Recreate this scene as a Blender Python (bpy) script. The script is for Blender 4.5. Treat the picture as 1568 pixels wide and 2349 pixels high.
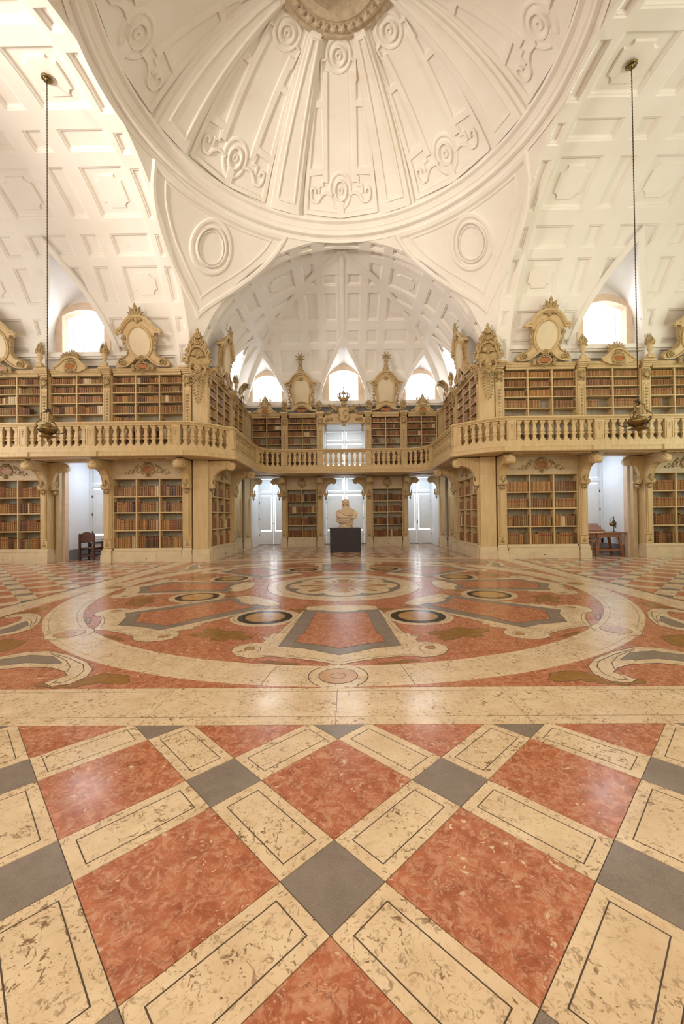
import bpy, math, random
from mathutils import Vector, Matrix
random.seed(7)
for o in list(bpy.data.objects): bpy.data.objects.remove(o)
SC = bpy.context.scene
COL = SC.collection
PI = math.pi
sin, cos, sqrt, radians = math.sin, math.cos, math.sqrt, math.radians

# ------------------------------------------------------------------ camera
FPX, PITCH, ROLL, YAW, CAMX = 932.5, .0122, -.0107, .0118, .1046
fw = Vector((-sin(YAW)*cos(PITCH), cos(YAW)*cos(PITCH), sin(PITCH)))
r0 = Vector((cos(YAW), sin(YAW), 0)); u0 = r0.cross(fw)
rt = r0*cos(ROLL)+u0*sin(ROLL); up = -r0*sin(ROLL)+u0*cos(ROLL)
CAMP = Vector((CAMX, 0, 1.6))
cd = bpy.data.cameras.new('camera'); cam = bpy.data.objects.new('camera', cd); COL.objects.link(cam)
cd.sensor_fit = 'HORIZONTAL'; cd.sensor_width = 36.0; cd.lens = FPX/1568*36.0
cd.clip_start = .05; cd.clip_end = 200
mw = Matrix((rt, up, -fw)).transposed().to_4x4(); mw.translation = CAMP; cam.matrix_world = mw
SC.camera = cam

# ------------------------------------------------------------------ world, lights, exposure
SC.view_settings.view_transform = 'Standard'; SC.view_settings.look = 'None'
SC.view_settings.gamma = 1; SC.view_settings.use_curve_mapping = False
SC.view_settings.exposure = 0.38
W = bpy.data.worlds.new('sky'); SC.world = W; W.use_nodes = True
W.node_tree.nodes['Background'].inputs[0].default_value = (.90, .95, 1.0, 1)
W.node_tree.nodes['Background'].inputs[1].default_value = 4.5
def area(name, loc, target, sx, sy, power, col, spread=180):
    l = bpy.data.lights.new(name, 'AREA'); l.shape = 'RECTANGLE'; l.size = sx; l.size_y = sy
    l.energy = power; l.color = col; l.spread = radians(spread)
    o = bpy.data.objects.new(name, l); COL.objects.link(o); o.location = loc
    o.rotation_euler = (Vector(target)-Vector(loc)).to_track_quat('-Z', 'Y').to_euler()
    return o
# daylight through the windows of the near nave wall (behind the frame); added fill panels at nave ends and near alcove
area('window_daylight_near_left', (-9.6, 4.4, 8.7), (.5, 12.5, 12.2), 1.2, 1.4, 285, (1.0, .89, .77), 92)
area('window_daylight_near_right', (9.6, 4.4, 8.7), (2, 13, 10), 1.2, 1.4, 90, (1.0, .96, .80), 120)
area('nave_end_fill_left', (-14.7, 9.5, 5.2), (0, 10.5, 5), 7, 6, 370, (1.0, .955, .89))  # added fill panel in front of the closed nave end
area('nave_end_fill_right', (14.7, 9.5, 5.2), (0, 10.5, 5), 7, 6, 340, (.90, .98, .78))  # same added fill on the right, tinted greenish
area('near_alcove_fill', (0, -4.0, 6.0), (0, 12, 1.0), 8, 6, 470, (1.0, .835, .63), 140)  # added lamp behind the camera for frontal fill
# daylight through the far windows
for _x, _y, _p in ((-9.85, 15.62, 13), (9.85, 15.62, 11), (-4.26, 22.9, 15), (0, 22.9, 18), (4.26, 22.9, 15)):
    area('window_daylight_far', (_x, _y, 8.72), (_x*.8, _y-5, 9.2), 1.3, 1.1, _p, (.93, .96, 1.0))
for _s in (-1, 1): area('window_daylight_far', (_s*6.3, 19.7, 8.72), (-_s*4, 19, 10.0), 1.2, 1.1, 24, (.95, .96, 1.0))
# added fill lamps under the recess ceilings, standing in for daylight
for _s in (-1, 1): area('recess_fill', (_s*9.5, 16.3, 3.9), (_s*10.3, 16.4, .8), 1.2, .8, 24, (.66, .80, 1.0))
for _x in (-4.25, 0, 4.25): area('recess_fill', (_x, 22.9, 3.88), (_x, 23.2, 0), 1.5, .6, 17, (.70, .85, 1.0))
area('recess_fill', (0, 22.9, 6.66), (0, 23.2, 4), 1.8, .6, 11, (.70, .85, 1.0))
for _s in (-1, 1): area('recess_fill', (_s*6.2, 20.4, 3.85), (_s*5.9, 20.6, 0), .9, 1.6, 22, (.72, .86, 1.0))

# ------------------------------------------------------------------ node materials
MATS = {}
class NM:
    def __init__(s, name):
        s.m = bpy.data.materials.new(name); s.m.use_nodes = True
        s.nt = s.m.node_tree; s.b = s.nt.nodes['Principled BSDF']; MATS[name] = s.m
    def n(s, t, **k):
        nd = s.nt.nodes.new(t)
        for a, b in k.items(): setattr(nd, a, b)
        return nd
    def l(s, a, b): s.nt.links.new(a, b)
    def coord(s, kind='pos', rnd=0, scale=None):
        if kind == 'pos': c = s.n('ShaderNodeNewGeometry').outputs['Position']
        else: c = s.n('ShaderNodeTexCoord').outputs[kind]
        if rnd:
            oi = s.n('ShaderNodeObjectInfo'); mu = s.n('ShaderNodeMath', operation='MULTIPLY'); mu.inputs[1].default_value = rnd
            s.l(oi.outputs['Random'], mu.inputs[0])
            v = s.n('ShaderNodeVectorMath', operation='ADD'); s.l(c, v.inputs[0]); s.l(mu.outputs[0], v.inputs[1]); c = v.outputs[0]
        if scale:
            v = s.n('ShaderNodeVectorMath', operation='MULTIPLY'); s.l(c, v.inputs[0]); v.inputs[1].default_value = scale; c = v.outputs[0]
        return c
    def noise(s, c, scale, detail=4, rough=.55, dist=0):
        t = s.n('ShaderNodeTexNoise'); s.l(c, t.inputs['Vector']); t.inputs['Scale'].default_value = scale
        t.inputs['Detail'].default_value = detail; t.inputs['Roughness'].default_value = rough; t.inputs['Distortion'].default_value = dist
        return t.outputs['Fac']
    def voro(s, c, scale, out='Distance', feature='F1', rnd=1):
        t = s.n('ShaderNodeTexVoronoi', feature=feature); s.l(c, t.inputs['Vector']); t.inputs['Scale'].default_value = scale
        t.inputs['Randomness'].default_value = rnd
        return t.outputs[out]
    def ramp(s, f, stops, interp='LINEAR'):
        r = s.n('ShaderNodeValToRGB'); s.l(f, r.inputs[0]); r.color_ramp.interpolation = interp
        e = r.color_ramp.elements
        while len(e) < len(stops): e.new(.5)
        for i, (p, c) in enumerate(stops):
            e[i].position = p; e[i].color = (c, c, c, 1) if isinstance(c, (int, float)) else (*c, 1)
        return r.outputs[0]
    def mix(s, f, a, b, mode='MIX'):
        m = s.n('ShaderNodeMix', data_type='RGBA', blend_type=mode)
        for v, i in ((f, 0), (a, 6), (b, 7)):
            if isinstance(v, (int, float)): m.inputs[i].default_value = v
            elif isinstance(v, tuple): m.inputs[i].default_value = (*v, 1)
            else: s.l(v, m.inputs[i])
        return m.outputs[2]
    def bump(s, f, strength=.3, dist=.01):
        b = s.n('ShaderNodeBump'); b.inputs['Strength'].default_value = strength; b.inputs['Distance'].default_value = dist
        s.l(f, b.inputs['Height']); s.l(b.outputs[0], s.b.inputs['Normal'])
    def out(s, col=None, rough=.5, metal=0, spec=None, coat=0):
        if isinstance(col, tuple): s.b.inputs['Base Color'].default_value = (*col, 1)
        elif col is not None: s.l(col, s.b.inputs['Base Color'])
        if isinstance(rough, (int, float)): s.b.inputs['Roughness'].default_value = rough
        else: s.l(rough, s.b.inputs['Roughness'])
        s.b.inputs['Metallic'].default_value = metal
        if spec is not None: s.b.inputs['Specular IOR Level'].default_value = spec
        if coat: s.b.inputs['Coat Weight'].default_value = coat; s.b.inputs['Coat Roughness'].default_value = .08
        return s.m
def simple(name, c1, c2, scale, rough=.5, metal=0, bump=0, stretch=None, rnd=0, bscale=None):
    k = NM(name); c = k.coord('pos', rnd, stretch); f = k.noise(c, scale, 5)
    col = k.mix(k.ramp(f, [(.3, 0.0), (.7, 1.0)]), c1, c2)
    if bump: k.bump(k.noise(c, bscale or scale*4, 4), bump, .01)
    return k.out(col, rough, metal)
# vault plaster: limewash with faint ochre water stains
k = NM('plaster'); c = k.coord()
a = k.mix(k.ramp(k.noise(c, .8, 5), [(.35, 0.0), (.7, 1.0)]), (.80, .75, .685), (.85, .815, .76))
st = k.ramp(k.noise(c, 1.7, 6, .7), [(.60, 0.0), (.78, 1.0)])
k.bump(k.noise(c, 30, 3), .05, .005); k.out(k.mix(st, a, (.76, .66, .52)), .75)
simple('white_wall', (.84, .83, .82), (.88, .87, .86), 2, .7)
simple('white_paint', (.80, .81, .81), (.86, .87, .87), 5, .35)
# painted and waxed timber of the cases
k = NM('cream_wood'); c = k.coord('pos', 0, (6, 6, .8))
a = k.mix(k.ramp(k.noise(c, 2, 5), [(.3, 0.0), (.7, 1.0)]), (.50, .35, .165), (.61, .45, .235))
kn = k.ramp(k.voro(k.coord('pos', 0, (2.2, 2.2, 1.4)), 3), [(.02, 1.0), (.05, 0.0)])
k.bump(k.noise(c, 8, 3), .05, .005); k.out(k.mix(kn, a, (.42, .28, .13)), .48)
k = NM('carving'); c = k.coord()
a = k.mix(k.ramp(k.noise(c, 9, 5), [(.35, 0.0), (.65, 1.0)]), (.32, .215, .085), (.50, .36, .175))
k.bump(k.noise(c, 26, 5, .6, 1.2), .5, .02); k.out(a, .5)
simple('frieze_paint', (.50, .385, .225), (.60, .48, .30), 3, .5)
simple('plinth_stone', (.58, .46, .29), (.68, .56, .38), 3, .4)
simple('back_board', (.36, .32, .24), (.43, .39, .30), 4, .6, 0, 0, (8, 8, .6))
simple('oval_panel', (.62, .51, .33), (.68, .57, .39), 2, .5)
simple('stone_frame', (.66, .48, .33), (.74, .58, .43), 4, .6, 0, .1)
simple('grey_dado_and_shade', (.22, .22, .23), (.30, .30, .31), 3, .4)  # grey of the dado, also used for painted shade strips
simple('plaque_stone', (.26, .075, .016), (.42, .17, .05), 9, .3)
simple('brass', (.17, .115, .04), (.30, .21, .08), 8, .36, .9)
simple('iron', (.05, .04, .03), (.09, .07, .05), 8, .5, .6)
simple('dark_wood', (.06, .022, .012), (.11, .045, .025), 6, .4, 0, 0, (1, 1, 6))
simple('red_wood', (.20, .075, .035), (.28, .12, .06), 5, .35, 0, 0, (1, 6, 6))
simple('terracotta', (.62, .47, .32), (.72, .58, .42), 6, .6, 0, .1)
simple('paper', (.78, .72, .62), (.84, .80, .72), 5, .7)
k = NM('pedestal_cloth'); c = k.coord()
wv = k.noise(k.coord('pos', 0, (60, 60, 8)), 3, 3)
a = k.mix(k.ramp(k.noise(c, 4, 4), [(.3, 0.0), (.7, 1.0)]), (.014, .010, .016), (.026, .018, .027))
k.out(k.mix(k.ramp(wv, [(.4, 0.0), (.7, .5)]), a, (.034, .025, .034)), .6)
k = NM('glass'); nt = k.nt; g = k.n('ShaderNodeBsdfGlossy'); g.inputs['Roughness'].default_value = .02
t = k.n('ShaderNodeBsdfTransparent'); mx = k.n('ShaderNodeMixShader'); mx.inputs[0].default_value = .06
k.l(t.outputs[0], mx.inputs[1]); k.l(g.outputs[0], mx.inputs[2]); k.l(mx.outputs[0], nt.nodes['Material Output'].inputs[0])
# marbles of the floor (polished)
def polish(k, base, v):
    c = k.coord(); return k.ramp(k.noise(c, 3, 3), [(.3, base), (.7, base+v)])
k = NM('red_marble'); c = k.coord('pos', 37)
wob = k.n('ShaderNodeTexNoise'); k.l(c, wob.inputs['Vector']); wob.inputs['Scale'].default_value = 9; wob.inputs['Detail'].default_value = 4
ad = k.n('ShaderNodeVectorMath', operation='MULTIPLY_ADD'); k.l(wob.outputs['Color'], ad.inputs[0]); ad.inputs[1].default_value = (.22, .22, .22); k.l(c, ad.inputs[2]); cw = ad.outputs[0]
a = k.mix(k.ramp(k.noise(c, 10, 6, .7), [(.34, 0.0), (.66, 1.0)]), (.27, .070, .028), (.46, .155, .075))
a = k.mix(k.ramp(k.noise(cw, 22, 6, .65), [(.46, 0.0), (.62, .85)]), a, (.53, .27, .165))
a = k.mix(k.ramp(k.noise(cw, 48, 4, .6, .8), [(.58, 0.0), (.68, .7)]), a, (.60, .36, .23))
sel = k.ramp(k.noise(c, 6, 3), [(.46, 0.0), (.56, 1.0)])
for sc_, w_ in ((6, .12), (11, .16), (23, .17)):
    fl_ = k.ramp(k.voro(cw, sc_), [(w_*.7, 1.0), (w_, 0.0)])
    a = k.mix(k.mix(1.0, fl_, sel, 'MULTIPLY'), a, (.66, .49, .34))
rim = k.ramp(k.voro(cw, 11), [(.20, 0.0), (.23, .8), (.27, 0.0)])
a = k.mix(k.mix(1.0, rim, k.ramp(k.noise(c, 5, 2), [(.45, 0.0), (.6, 1.0)]), 'MULTIPLY'), a, (.60, .36, .25))
ck = k.ramp(k.voro(cw, 9, 'Distance', 'DISTANCE_TO_EDGE'), [(.0, 1.0), (.018, 0.0)])
a = k.mix(k.mix(1.0, ck, k.ramp(k.noise(c, 11, 2), [(.48, 0.0), (.6, .8)]), 'MULTIPLY'), a, (.12, .05, .03))
k.out(a, polish(k, .14, .12), 0, .44)
k = NM('white_marble'); c = k.coord('pos', 23)
wob = k.n('ShaderNodeTexNoise'); k.l(c, wob.inputs['Vector']); wob.inputs['Scale'].default_value = 14; wob.inputs['Detail'].default_value = 4
ad = k.n('ShaderNodeVectorMath', operation='MULTIPLY_ADD'); k.l(wob.outputs['Color'], ad.inputs[0]); ad.inputs[1].default_value = (.10, .10, .10); k.l(c, ad.inputs[2]); cw = ad.outputs[0]
a = k.mix(k.ramp(k.noise(c, 5, 5), [(.3, 0.0), (.7, 1.0)]), (.60, .455, .295), (.74, .60, .42))
a = k.mix(k.ramp(k.noise(cw, 40, 4, .6), [(.55, 0.0), (.7, .6)]), a, (.44, .30, .16))
cl = k.ramp(k.noise(c, 3.6, 4), [(.36, .10), (.60, 1.0)])
sp = k.ramp(k.noise(cw, 30, 6, .66, 1.0), [(.545, 0.0), (.61, 1.0)])
a = k.mix(k.mix(1.0, sp, cl, 'MULTIPLY'), a, (.19, .11, .05))
for sc_, r_ in ((16, .10), (31, .13)):
    pt = k.ramp(k.voro(cw, sc_), [(r_*.6, 1.0), (r_, 0.0)])
    a = k.mix(k.mix(1.0, pt, k.ramp(k.noise(c, 6, 2), [(.46, 0.0), (.56, .9)]), 'MULTIPLY'), a, (.15, .085, .04))
k.out(a, polish(k, .14, .12), 0, .44)
k = NM('grey_marble'); c = k.coord('pos', 11)
a = k.mix(k.ramp(k.noise(c, 6, 6, .7), [(.3, 0.0), (.7, 1.0)]), (.165, .135, .115), (.235, .195, .165))
k.out(k.mix(k.ramp(k.noise(c, 160, 2), [(.5, 0.0), (.7, .35)]), a, (.36, .31, .27)), polish(k, .16, .12))
simple('black_marble', (.018, .016, .015), (.035, .03, .028), 5, .12)
simple('gold_marble', (.36, .19, .065), (.47, .27, .11), 5, .14)
simple('pink_marble', (.46, .27, .15), (.56, .36, .22), 5, .14)
simple('olive_marble', (.22, .105, .022), (.31, .16, .045), 12, .16)
simple('joint', (.055, .038, .024), (.08, .055, .035), 9, .45)
# leathers: spine bands, gilt and a title label follow the spine (UV)
LEATHERS = []
def leather(name, c1, c2, gilt, lab):
    k = NM(name); tc = k.n('ShaderNodeTexCoord').outputs['UV']; sx = k.n('ShaderNodeSeparateXYZ'); k.l(tc, sx.inputs[0])
    oi = k.n('ShaderNodeObjectInfo').outputs['Random']
    p = k.coord('pos', 50)
    a = k.mix(k.ramp(k.noise(p, 30, 4), [(.3, 0.0), (.7, 1.0)]), c1, c2)
    hs = k.n('ShaderNodeHueSaturation'); k.l(a, hs.inputs['Color'])
    vr = k.ramp(oi, [(0, .72), (1, 1.25)]); k.l(vr, hs.inputs['Value']); a = hs.outputs[0]
    mu = k.n('ShaderNodeMath', operation='MULTIPLY'); mu.inputs[1].default_value = 6.0; k.l(sx.outputs[1], mu.inputs[0])
    fr = k.n('ShaderNodeMath', operation='FRACT'); k.l(mu.outputs[0], fr.inputs[0])
    band = k.ramp(fr.outputs[0], [(0, 1.0), (.07, .9), (.12, 0.0), (.88, 0.0), (.94, .9)])
    a = k.mix(k.mix(1.0, band, k.ramp(k.noise(p, 60, 2), [(.35, .15), (.65, .85)]), 'MULTIPLY'), a, gilt)
    if lab:
        lb = k.ramp(sx.outputs[1], [(0, 0.0), (.70, 0.0), (.705, 1.0), (.81, 1.0), (.815, 0.0)], 'CONSTANT')
        a = k.mix(lb, a, lab)
    k.bump(band, .25, .004); k.out(a, .42); LEATHERS.append(name)
leather('leather_tan', (0.23, 0.108, 0.028), (0.33, 0.165, 0.05), (.62, .42, .17), (.24, .06, .03))
leather('leather_brown', (0.145, 0.055, 0.016), (0.225, 0.092, 0.028), (.52, .33, .12), None)
leather('leather_dark', (0.06, 0.025, 0.011), (0.105, 0.045, 0.019), (.40, .25, .09), (.20, .05, .025))
leather('leather_red', (0.165, 0.05, 0.018), (0.24, 0.085, 0.03), (.55, .35, .13), None)
leather('leather_olive', (0.16, 0.1, 0.03), (0.235, 0.15, 0.05), (.58, .42, .17), (.22, .07, .03))
leather('leather_amber', (0.29, 0.13, 0.03), (0.39, 0.19, 0.055), (.66, .44, .17), None)
leather('vellum', (.52, .40, .25), (.62, .50, .33), (.62, .47, .28), None)
BNAME = dict(leather_tan='tan leather', leather_brown='brown leather', leather_dark='dark leather', leather_red='reddish leather', leather_olive='olive leather', leather_amber='amber leather', vellum='pale vellum')
M = MATS

# ------------------------------------------------------------------ mesh helpers
class MB:
    def __init__(s): s.v = []; s.f = []; s.sm = []; s.mi = []; s.uvs = None
    def add(s, vs, fs, smooth=False, mi=0):
        b = len(s.v); s.v += [tuple(p) for p in vs]; s.f += [tuple(i+b for i in f) for f in fs]
        s.sm += [smooth]*len(fs); s.mi += [mi]*len(fs); return s
    def box(s, x0, x1, y0, y1, z0, z1, mi=0):
        return s.add([(x0,y0,z0),(x1,y0,z0),(x1,y1,z0),(x0,y1,z0),(x0,y0,z1),(x1,y0,z1),(x1,y1,z1),(x0,y1,z1)],
                     [(0,3,2,1),(4,5,6,7),(0,1,5,4),(1,2,6,5),(2,3,7,6),(3,0,4,7)], mi=mi)
    def prism(s, poly, f0, f1, smooth=False):     # poly: list of 2d; f0,f1 map 2d -> 3d
        n = len(poly); vs = [f0(p) for p in poly]+[f1(p) for p in poly]
        fs = [tuple(range(n-1, -1, -1)), tuple(range(n, 2*n))]+[(i, (i+1) % n, n+(i+1) % n, n+i) for i in range(n)]
        s.add(vs, fs[:2]); b = len(s.v)-2*n
        s.f += [tuple(i+b for i in f) for f in fs[2:]]; s.sm += [smooth]*n; s.mi += [0]*n
        return s
    def pxz(s, poly, y0, y1): return s.prism(poly, lambda p: (p[0], y0, p[1]), lambda p: (p[0], y1, p[1]))
    def pxy(s, poly, z0, z1): return s.prism(poly, lambda p: (p[0], p[1], z0), lambda p: (p[0], p[1], z1))
    def pyz(s, poly, x0, x1): return s.prism(poly, lambda p: (x0, p[0], p[1]), lambda p: (x1, p[0], p[1]))
    def top(s, poly, z, zb=None):                  # tile: top face and rim only
        n = len(poly); zb = z-.006 if zb is None else zb
        return s.add([(p[0], p[1], z) for p in poly]+[(p[0], p[1], zb) for p in poly],
                     [tuple(range(n))]+[(n+i, n+(i+1) % n, (i+1) % n, i) for i in range(n)])
    def lathe(s, prof, c=(0,0,0), n=16, smooth=True, sx=1, sy=1, rot=0, cap=True):
        vs = []; fs = []; m = len(prof)
        for r, z in prof:
            for i in range(n):
                a = rot+2*PI*i/n; vs.append((c[0]+r*cos(a)*sx, c[1]+r*sin(a)*sy, c[2]+z))
        for j in range(m-1):
            for i in range(n): fs.append((j*n+i, j*n+(i+1) % n, (j+1)*n+(i+1) % n, (j+1)*n+i))
        if cap:
            if prof[0][0] > 1e-4: fs.append(tuple(range(n-1, -1, -1)))
            if prof[-1][0] > 1e-4: fs.append(tuple((m-1)*n+i for i in range(n)))
        return s.add(vs, fs, smooth)
    def ball(s, c, rx, ry, rz, n=10, m=6):
        return s.lathe([(max(1e-5, sin(PI*j/m)), -cos(PI*j/m)*rz) for j in range(m+1)], c, n, True, rx, ry)
    def tube(s, pts, rad, n=6, flat=1.0, closed=False, up=(0,1,0)):
        pts = [Vector(p) for p in pts]; N = len(pts); vs = []; upv = Vector(up)
        if not isinstance(rad, (list, tuple)): rad = [rad]*N
        for i, p in enumerate(pts):
            a = pts[(i-1) % N] if closed or i else pts[0]; b = pts[(i+1) % N] if closed or i < N-1 else pts[-1]
            t = (b-a); t = t.normalized() if t.length > 1e-9 else Vector((0,0,1))
            e1 = t.cross(upv)
            if e1.length < 1e-3: e1 = t.cross(Vector((1,0,.01)))
            e1.normalize(); e2 = t.cross(e1).normalized()
            for j in range(n):
                w = 2*PI*j/n; vs.append(p+e1*(cos(w)*rad[i])+e2*(sin(w)*rad[i]*flat))
        fs = []
        for i in range(N if closed else N-1):
            k = (i+1) % N
            for j in range(n): fs.append((i*n+j, i*n+(j+1) % n, k*n+(j+1) % n, k*n+j))
        if not closed: fs += [tuple(range(n-1, -1, -1)), tuple((N-1)*n+j for j in range(n))]
        return s.add(vs, fs, True)
    def strip(s, pts, w, h, fn, closed=False, bev=.35, base=-.005):    # raised moulding along a 2d path on a mapped surface fn(u,v,d)
        N = len(pts); L = []
        for i in range(N):
            a = pts[i-1] if (i or closed) else pts[0]; b = pts[(i+1) % N] if (closed or i < N-1) else pts[-1]
            p = pts[i]
            d1 = (p[0]-a[0], p[1]-a[1]); d2 = (b[0]-p[0], b[1]-p[1])
            def nz(d):
                q = math.hypot(*d); return (d[0]/q, d[1]/q) if q > 1e-9 else None
            d1 = nz(d1); d2 = nz(d2); d1 = d1 or d2; d2 = d2 or d1
            n1 = (-d1[1], d1[0]); n2 = (-d2[1], d2[0]); mx, my = n1[0]+n2[0], n1[1]+n2[1]; q = mx*mx+my*my
            if q < .9: mx, my = (n1[0]+n2[0])*.5, (n1[1]+n2[1])*.5; k = 1/max(.35, math.hypot(mx, my))
            else: k = 2/q
            L.append((p, (mx*k, my*k)))
        vs = []
        for p, nn in L:
            for o, d in ((-.5, base), (-.5+bev*.5, h), (.5-bev*.5, h), (.5, base)):
                vs.append(fn(p[0]+nn[0]*o*w, p[1]+nn[1]*o*w, d))
        fs = []
        for i in range(N if closed else N-1):
            k = (i+1) % N
            for j in range(3): fs.append((i*4+j, i*4+j+1, k*4+j+1, k*4+j))
        if not closed: fs += [(0,1,2,3), tuple((N-1)*4+j for j in (3,2,1,0))]
        return s.add(vs, fs)
    # ---- carved ornament in the local XZ plane, relief towards -y
    def volute(s, cx, cz, r, turns=1.75, sg=1, st=0, th=.03, y=-.03, n=26, flat=1.2):
        pts = []; rad = []
        for i in range(n+1):
            t = i/n; a = st+sg*turns*2*PI*t; q = r*(1-.86*t)
            pts.append((cx+q*cos(a), y-.02*t*th/.03, cz+q*sin(a))); rad.append(th*(1-.55*t))
        s.tube(pts, rad, 6, flat); s.ball((cx, y-.01, cz), th*.9, th*.9, th*.9, 8, 5); return s
    def scroll(s, pts, r0, r1, y=-.03, flat=1.2, n=None):
        c = catmull(pts, 6); m = len(c)
        return s.tube([(p[0], y, p[1]) for p in c], [r0+(r1-r0)*i/(m-1) for i in range(m)], 6, flat)
    def leaf(s, x, z, ang, L, Wd, y=-.02, curl=.06, bend=0):
        vs = []; n = 6
        for i in range(n+1):
            t = i/n; a = ang+bend*t; d = L*t
            px, pz = x+d*cos(a), z+d*sin(a); w = Wd*.5*(sin(PI*min(1, t*.93+.07))**.7)*(1.0+.18*(-1)**i) if i < n else 0.0
            yy = y-curl*sin(PI*t*.8)
            vs += [(px-sin(a)*w, yy+.02, pz+cos(a)*w), (px, yy-.25*Wd*(1-t)-.006, pz), (px+sin(a)*w, yy+.02, pz-cos(a)*w), (px, yy+.035, pz)]
        fs = []
        for i in range(n):
            b = i*4
            for j in range(4): fs.append((b+j, b+(j+1) % 4, b+4+(j+1) % 4, b+4+j))
        return s.add(vs, fs, True)
    def spray(s, x, z, a0, a1, n, L, Wd, y=-.02, curl=.06):
        for i in range(n):
            t = i/(n-1) if n > 1 else .5; a = radians(a0+(a1-a0)*t)
            s.leaf(x, z, a, L*(.75+.25*sin(PI*t)), Wd, y-.004*(i % 2), curl, .25*(t-.5))
        return s
    def shell(s, x, z, r, a0=20, a1=160, n=9, y=-.03, th=.03):
        for i in range(n):
            a = radians(a0+(a1-a0)*i/(n-1)); rr = r*(.82+.18*sin(PI*i/(n-1)))
            s.tube([(x+.15*rr*cos(a), y, z+.15*rr*sin(a)), (x+.6*rr*cos(a), y-.05, z+.6*rr*sin(a)), (x+rr*cos(a), y-.015, z+rr*sin(a))], [th*.45, th*.9, th], 6)
        s.ball((x, y-.02, z), r*.22, .05, r*.2); return s
    def drop(s, x, z0, z1, w, y=-.015, n=7):
        for i in range(n):
            t = i/(n-1); z = z0+(z1-z0)*t; q = w*(1-.65*t)
            s.ball((x, y, z), q*.42, .022, (z0-z1)/n*.40, 6, 4)
            s.leaf(x, z, radians(-35), q*.6, q*.35, y, .015); s.leaf(x, z, radians(215), q*.6, q*.35, y, .015)
        return s
    def ring(s, cx, cz, rx, rz, th, y=-.02, n=36, flat=1.0):
        return s.tube([(cx+rx*cos(2*PI*i/n), y, cz+rz*sin(2*PI*i/n)) for i in range(n)], th, 6, flat, True)
    def build(s, name, mat, parent=None, uv=None):
        me = bpy.data.meshes.new(name); me.from_pydata([tuple(p) for p in s.v], [], s.f)
        for mm in (mat if isinstance(mat, (list, tuple)) else [mat]): me.materials.append(M[mm])
        me.polygons.foreach_set('use_smooth', s.sm); me.polygons.foreach_set('material_index', s.mi); me.update()
        if uv:
            l = me.uv_layers.new(name='UVMap'); l.data.foreach_set('uv', [q for p in uv for q in p])
        o = bpy.data.objects.new(name, me); COL.objects.link(o)
        if parent is not None: o.parent = parent
        return o
def catmull(P, k=6, closed=False):
    out = []; n = len(P)
    for i in range(n if closed else n-1):
        g = lambda j: P[j % n] if closed else P[max(0, min(n-1, j))]
        a, b, c, d = g(i-1), g(i), g(i+1), g(i+2)
        for q in range(k):
            t = q/k
            out.append(tuple(.5*((2*b[m])+(-a[m]+c[m])*t+(2*a[m]-5*b[m]+4*c[m]-d[m])*t*t+(-a[m]+3*b[m]-3*c[m]+d[m])*t**3) for m in range(len(b))))
    if not closed: out.append(tuple(P[-1]))
    return out
def empty(name, loc=(0,0,0), rz=0, parent=None):
    o = bpy.data.objects.new(name, None); COL.objects.link(o); o.location = loc; o.rotation_euler = (0, 0, rz)
    o.empty_display_size = .1
    if parent is not None: o.parent = parent
    return o
def tag(o, label=None, cat=None, group=None, kind=None):
    if label: o['label'] = label
    if cat: o['category'] = cat
    if group: o['group'] = group
    if kind: o['kind'] = kind
    return o
def inst(src, parent, loc=None, rz=None, name=None):
    c = src.copy(); COL.objects.link(c); c.parent = parent
    if loc is not None: c.location = loc
    if rz is not None: c.rotation_euler = (0, 0, rz)
    return c
def copy_tree(o, parent=None):
    c = o.copy(); COL.objects.link(c); c.parent = parent
    for ch in [q for q in bpy.data.objects if q.parent == o]: copy_tree(ch, c)
    return c
def clip(poly, a, b, c):          # keep a*x+b*y<=c
    out = []; n = len(poly)
    for i in range(n):
        p, q = poly[i], poly[(i+1) % n]; fp, fq = a*p[0]+b*p[1]-c, a*q[0]+b*q[1]-c
        if fp <= 0: out.append(p)
        if (fp < 0 < fq) or (fq < 0 < fp):
            t = fp/(fp-fq); out.append((p[0]+(q[0]-p[0])*t, p[1]+(q[1]-p[1])*t))
    return out
def inset(poly, d):               # convex polygon, any winding
    A = sum(poly[i][0]*poly[(i+1) % len(poly)][1]-poly[(i+1) % len(poly)][0]*poly[i][1] for i in range(len(poly)))
    P = poly if A > 0 else poly[::-1]; Q = P
    for i in range(len(P)):
        p, q = P[i], P[(i+1) % len(P)]; dx, dy = q[0]-p[0], q[1]-p[1]; L = math.hypot(dx, dy)
        if L < 1e-6: continue
        nx, ny = dy/L, -dx/L; Q = clip(Q, nx, ny, nx*p[0]+ny*p[1]-d)
        if len(Q) < 3: return []
    R = []
    for p in Q:
        if not R or math.hypot(p[0]-R[-1][0], p[1]-R[-1][1]) > 1e-4: R.append(p)
    return R if len(R) > 2 else []
# ================================================================== FLOOR
YC, AH = 9.5, 5.66          # centre of the crossing, half width of its square
floor = MB().box(-16, 16, -5, 26, -.12, -.003).build('floor', 'joint')
tag(floor, 'polished inlaid marble floor of red, cream and grey stone', None, None, 'structure')
def inlay(name, poly, mat, z=0.0, cx=0.0, cy=0.0):
    mb = MB().top([(p[0]-cx, p[1]-cy) for p in poly], z)
    if z > .0009:                                  # dark joint round every inlaid piece
        n0 = len(mb.f); mb.strip([(p[0]-cx, p[1]-cy) for p in poly], .008, z+.0003, lambda u, v, d: (u, v, d), True, .02, z-.001)
        for i in range(n0, len(mb.f)): mb.mi[i] = 1
    return mb.build(name, [mat, 'joint'], floor)
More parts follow.
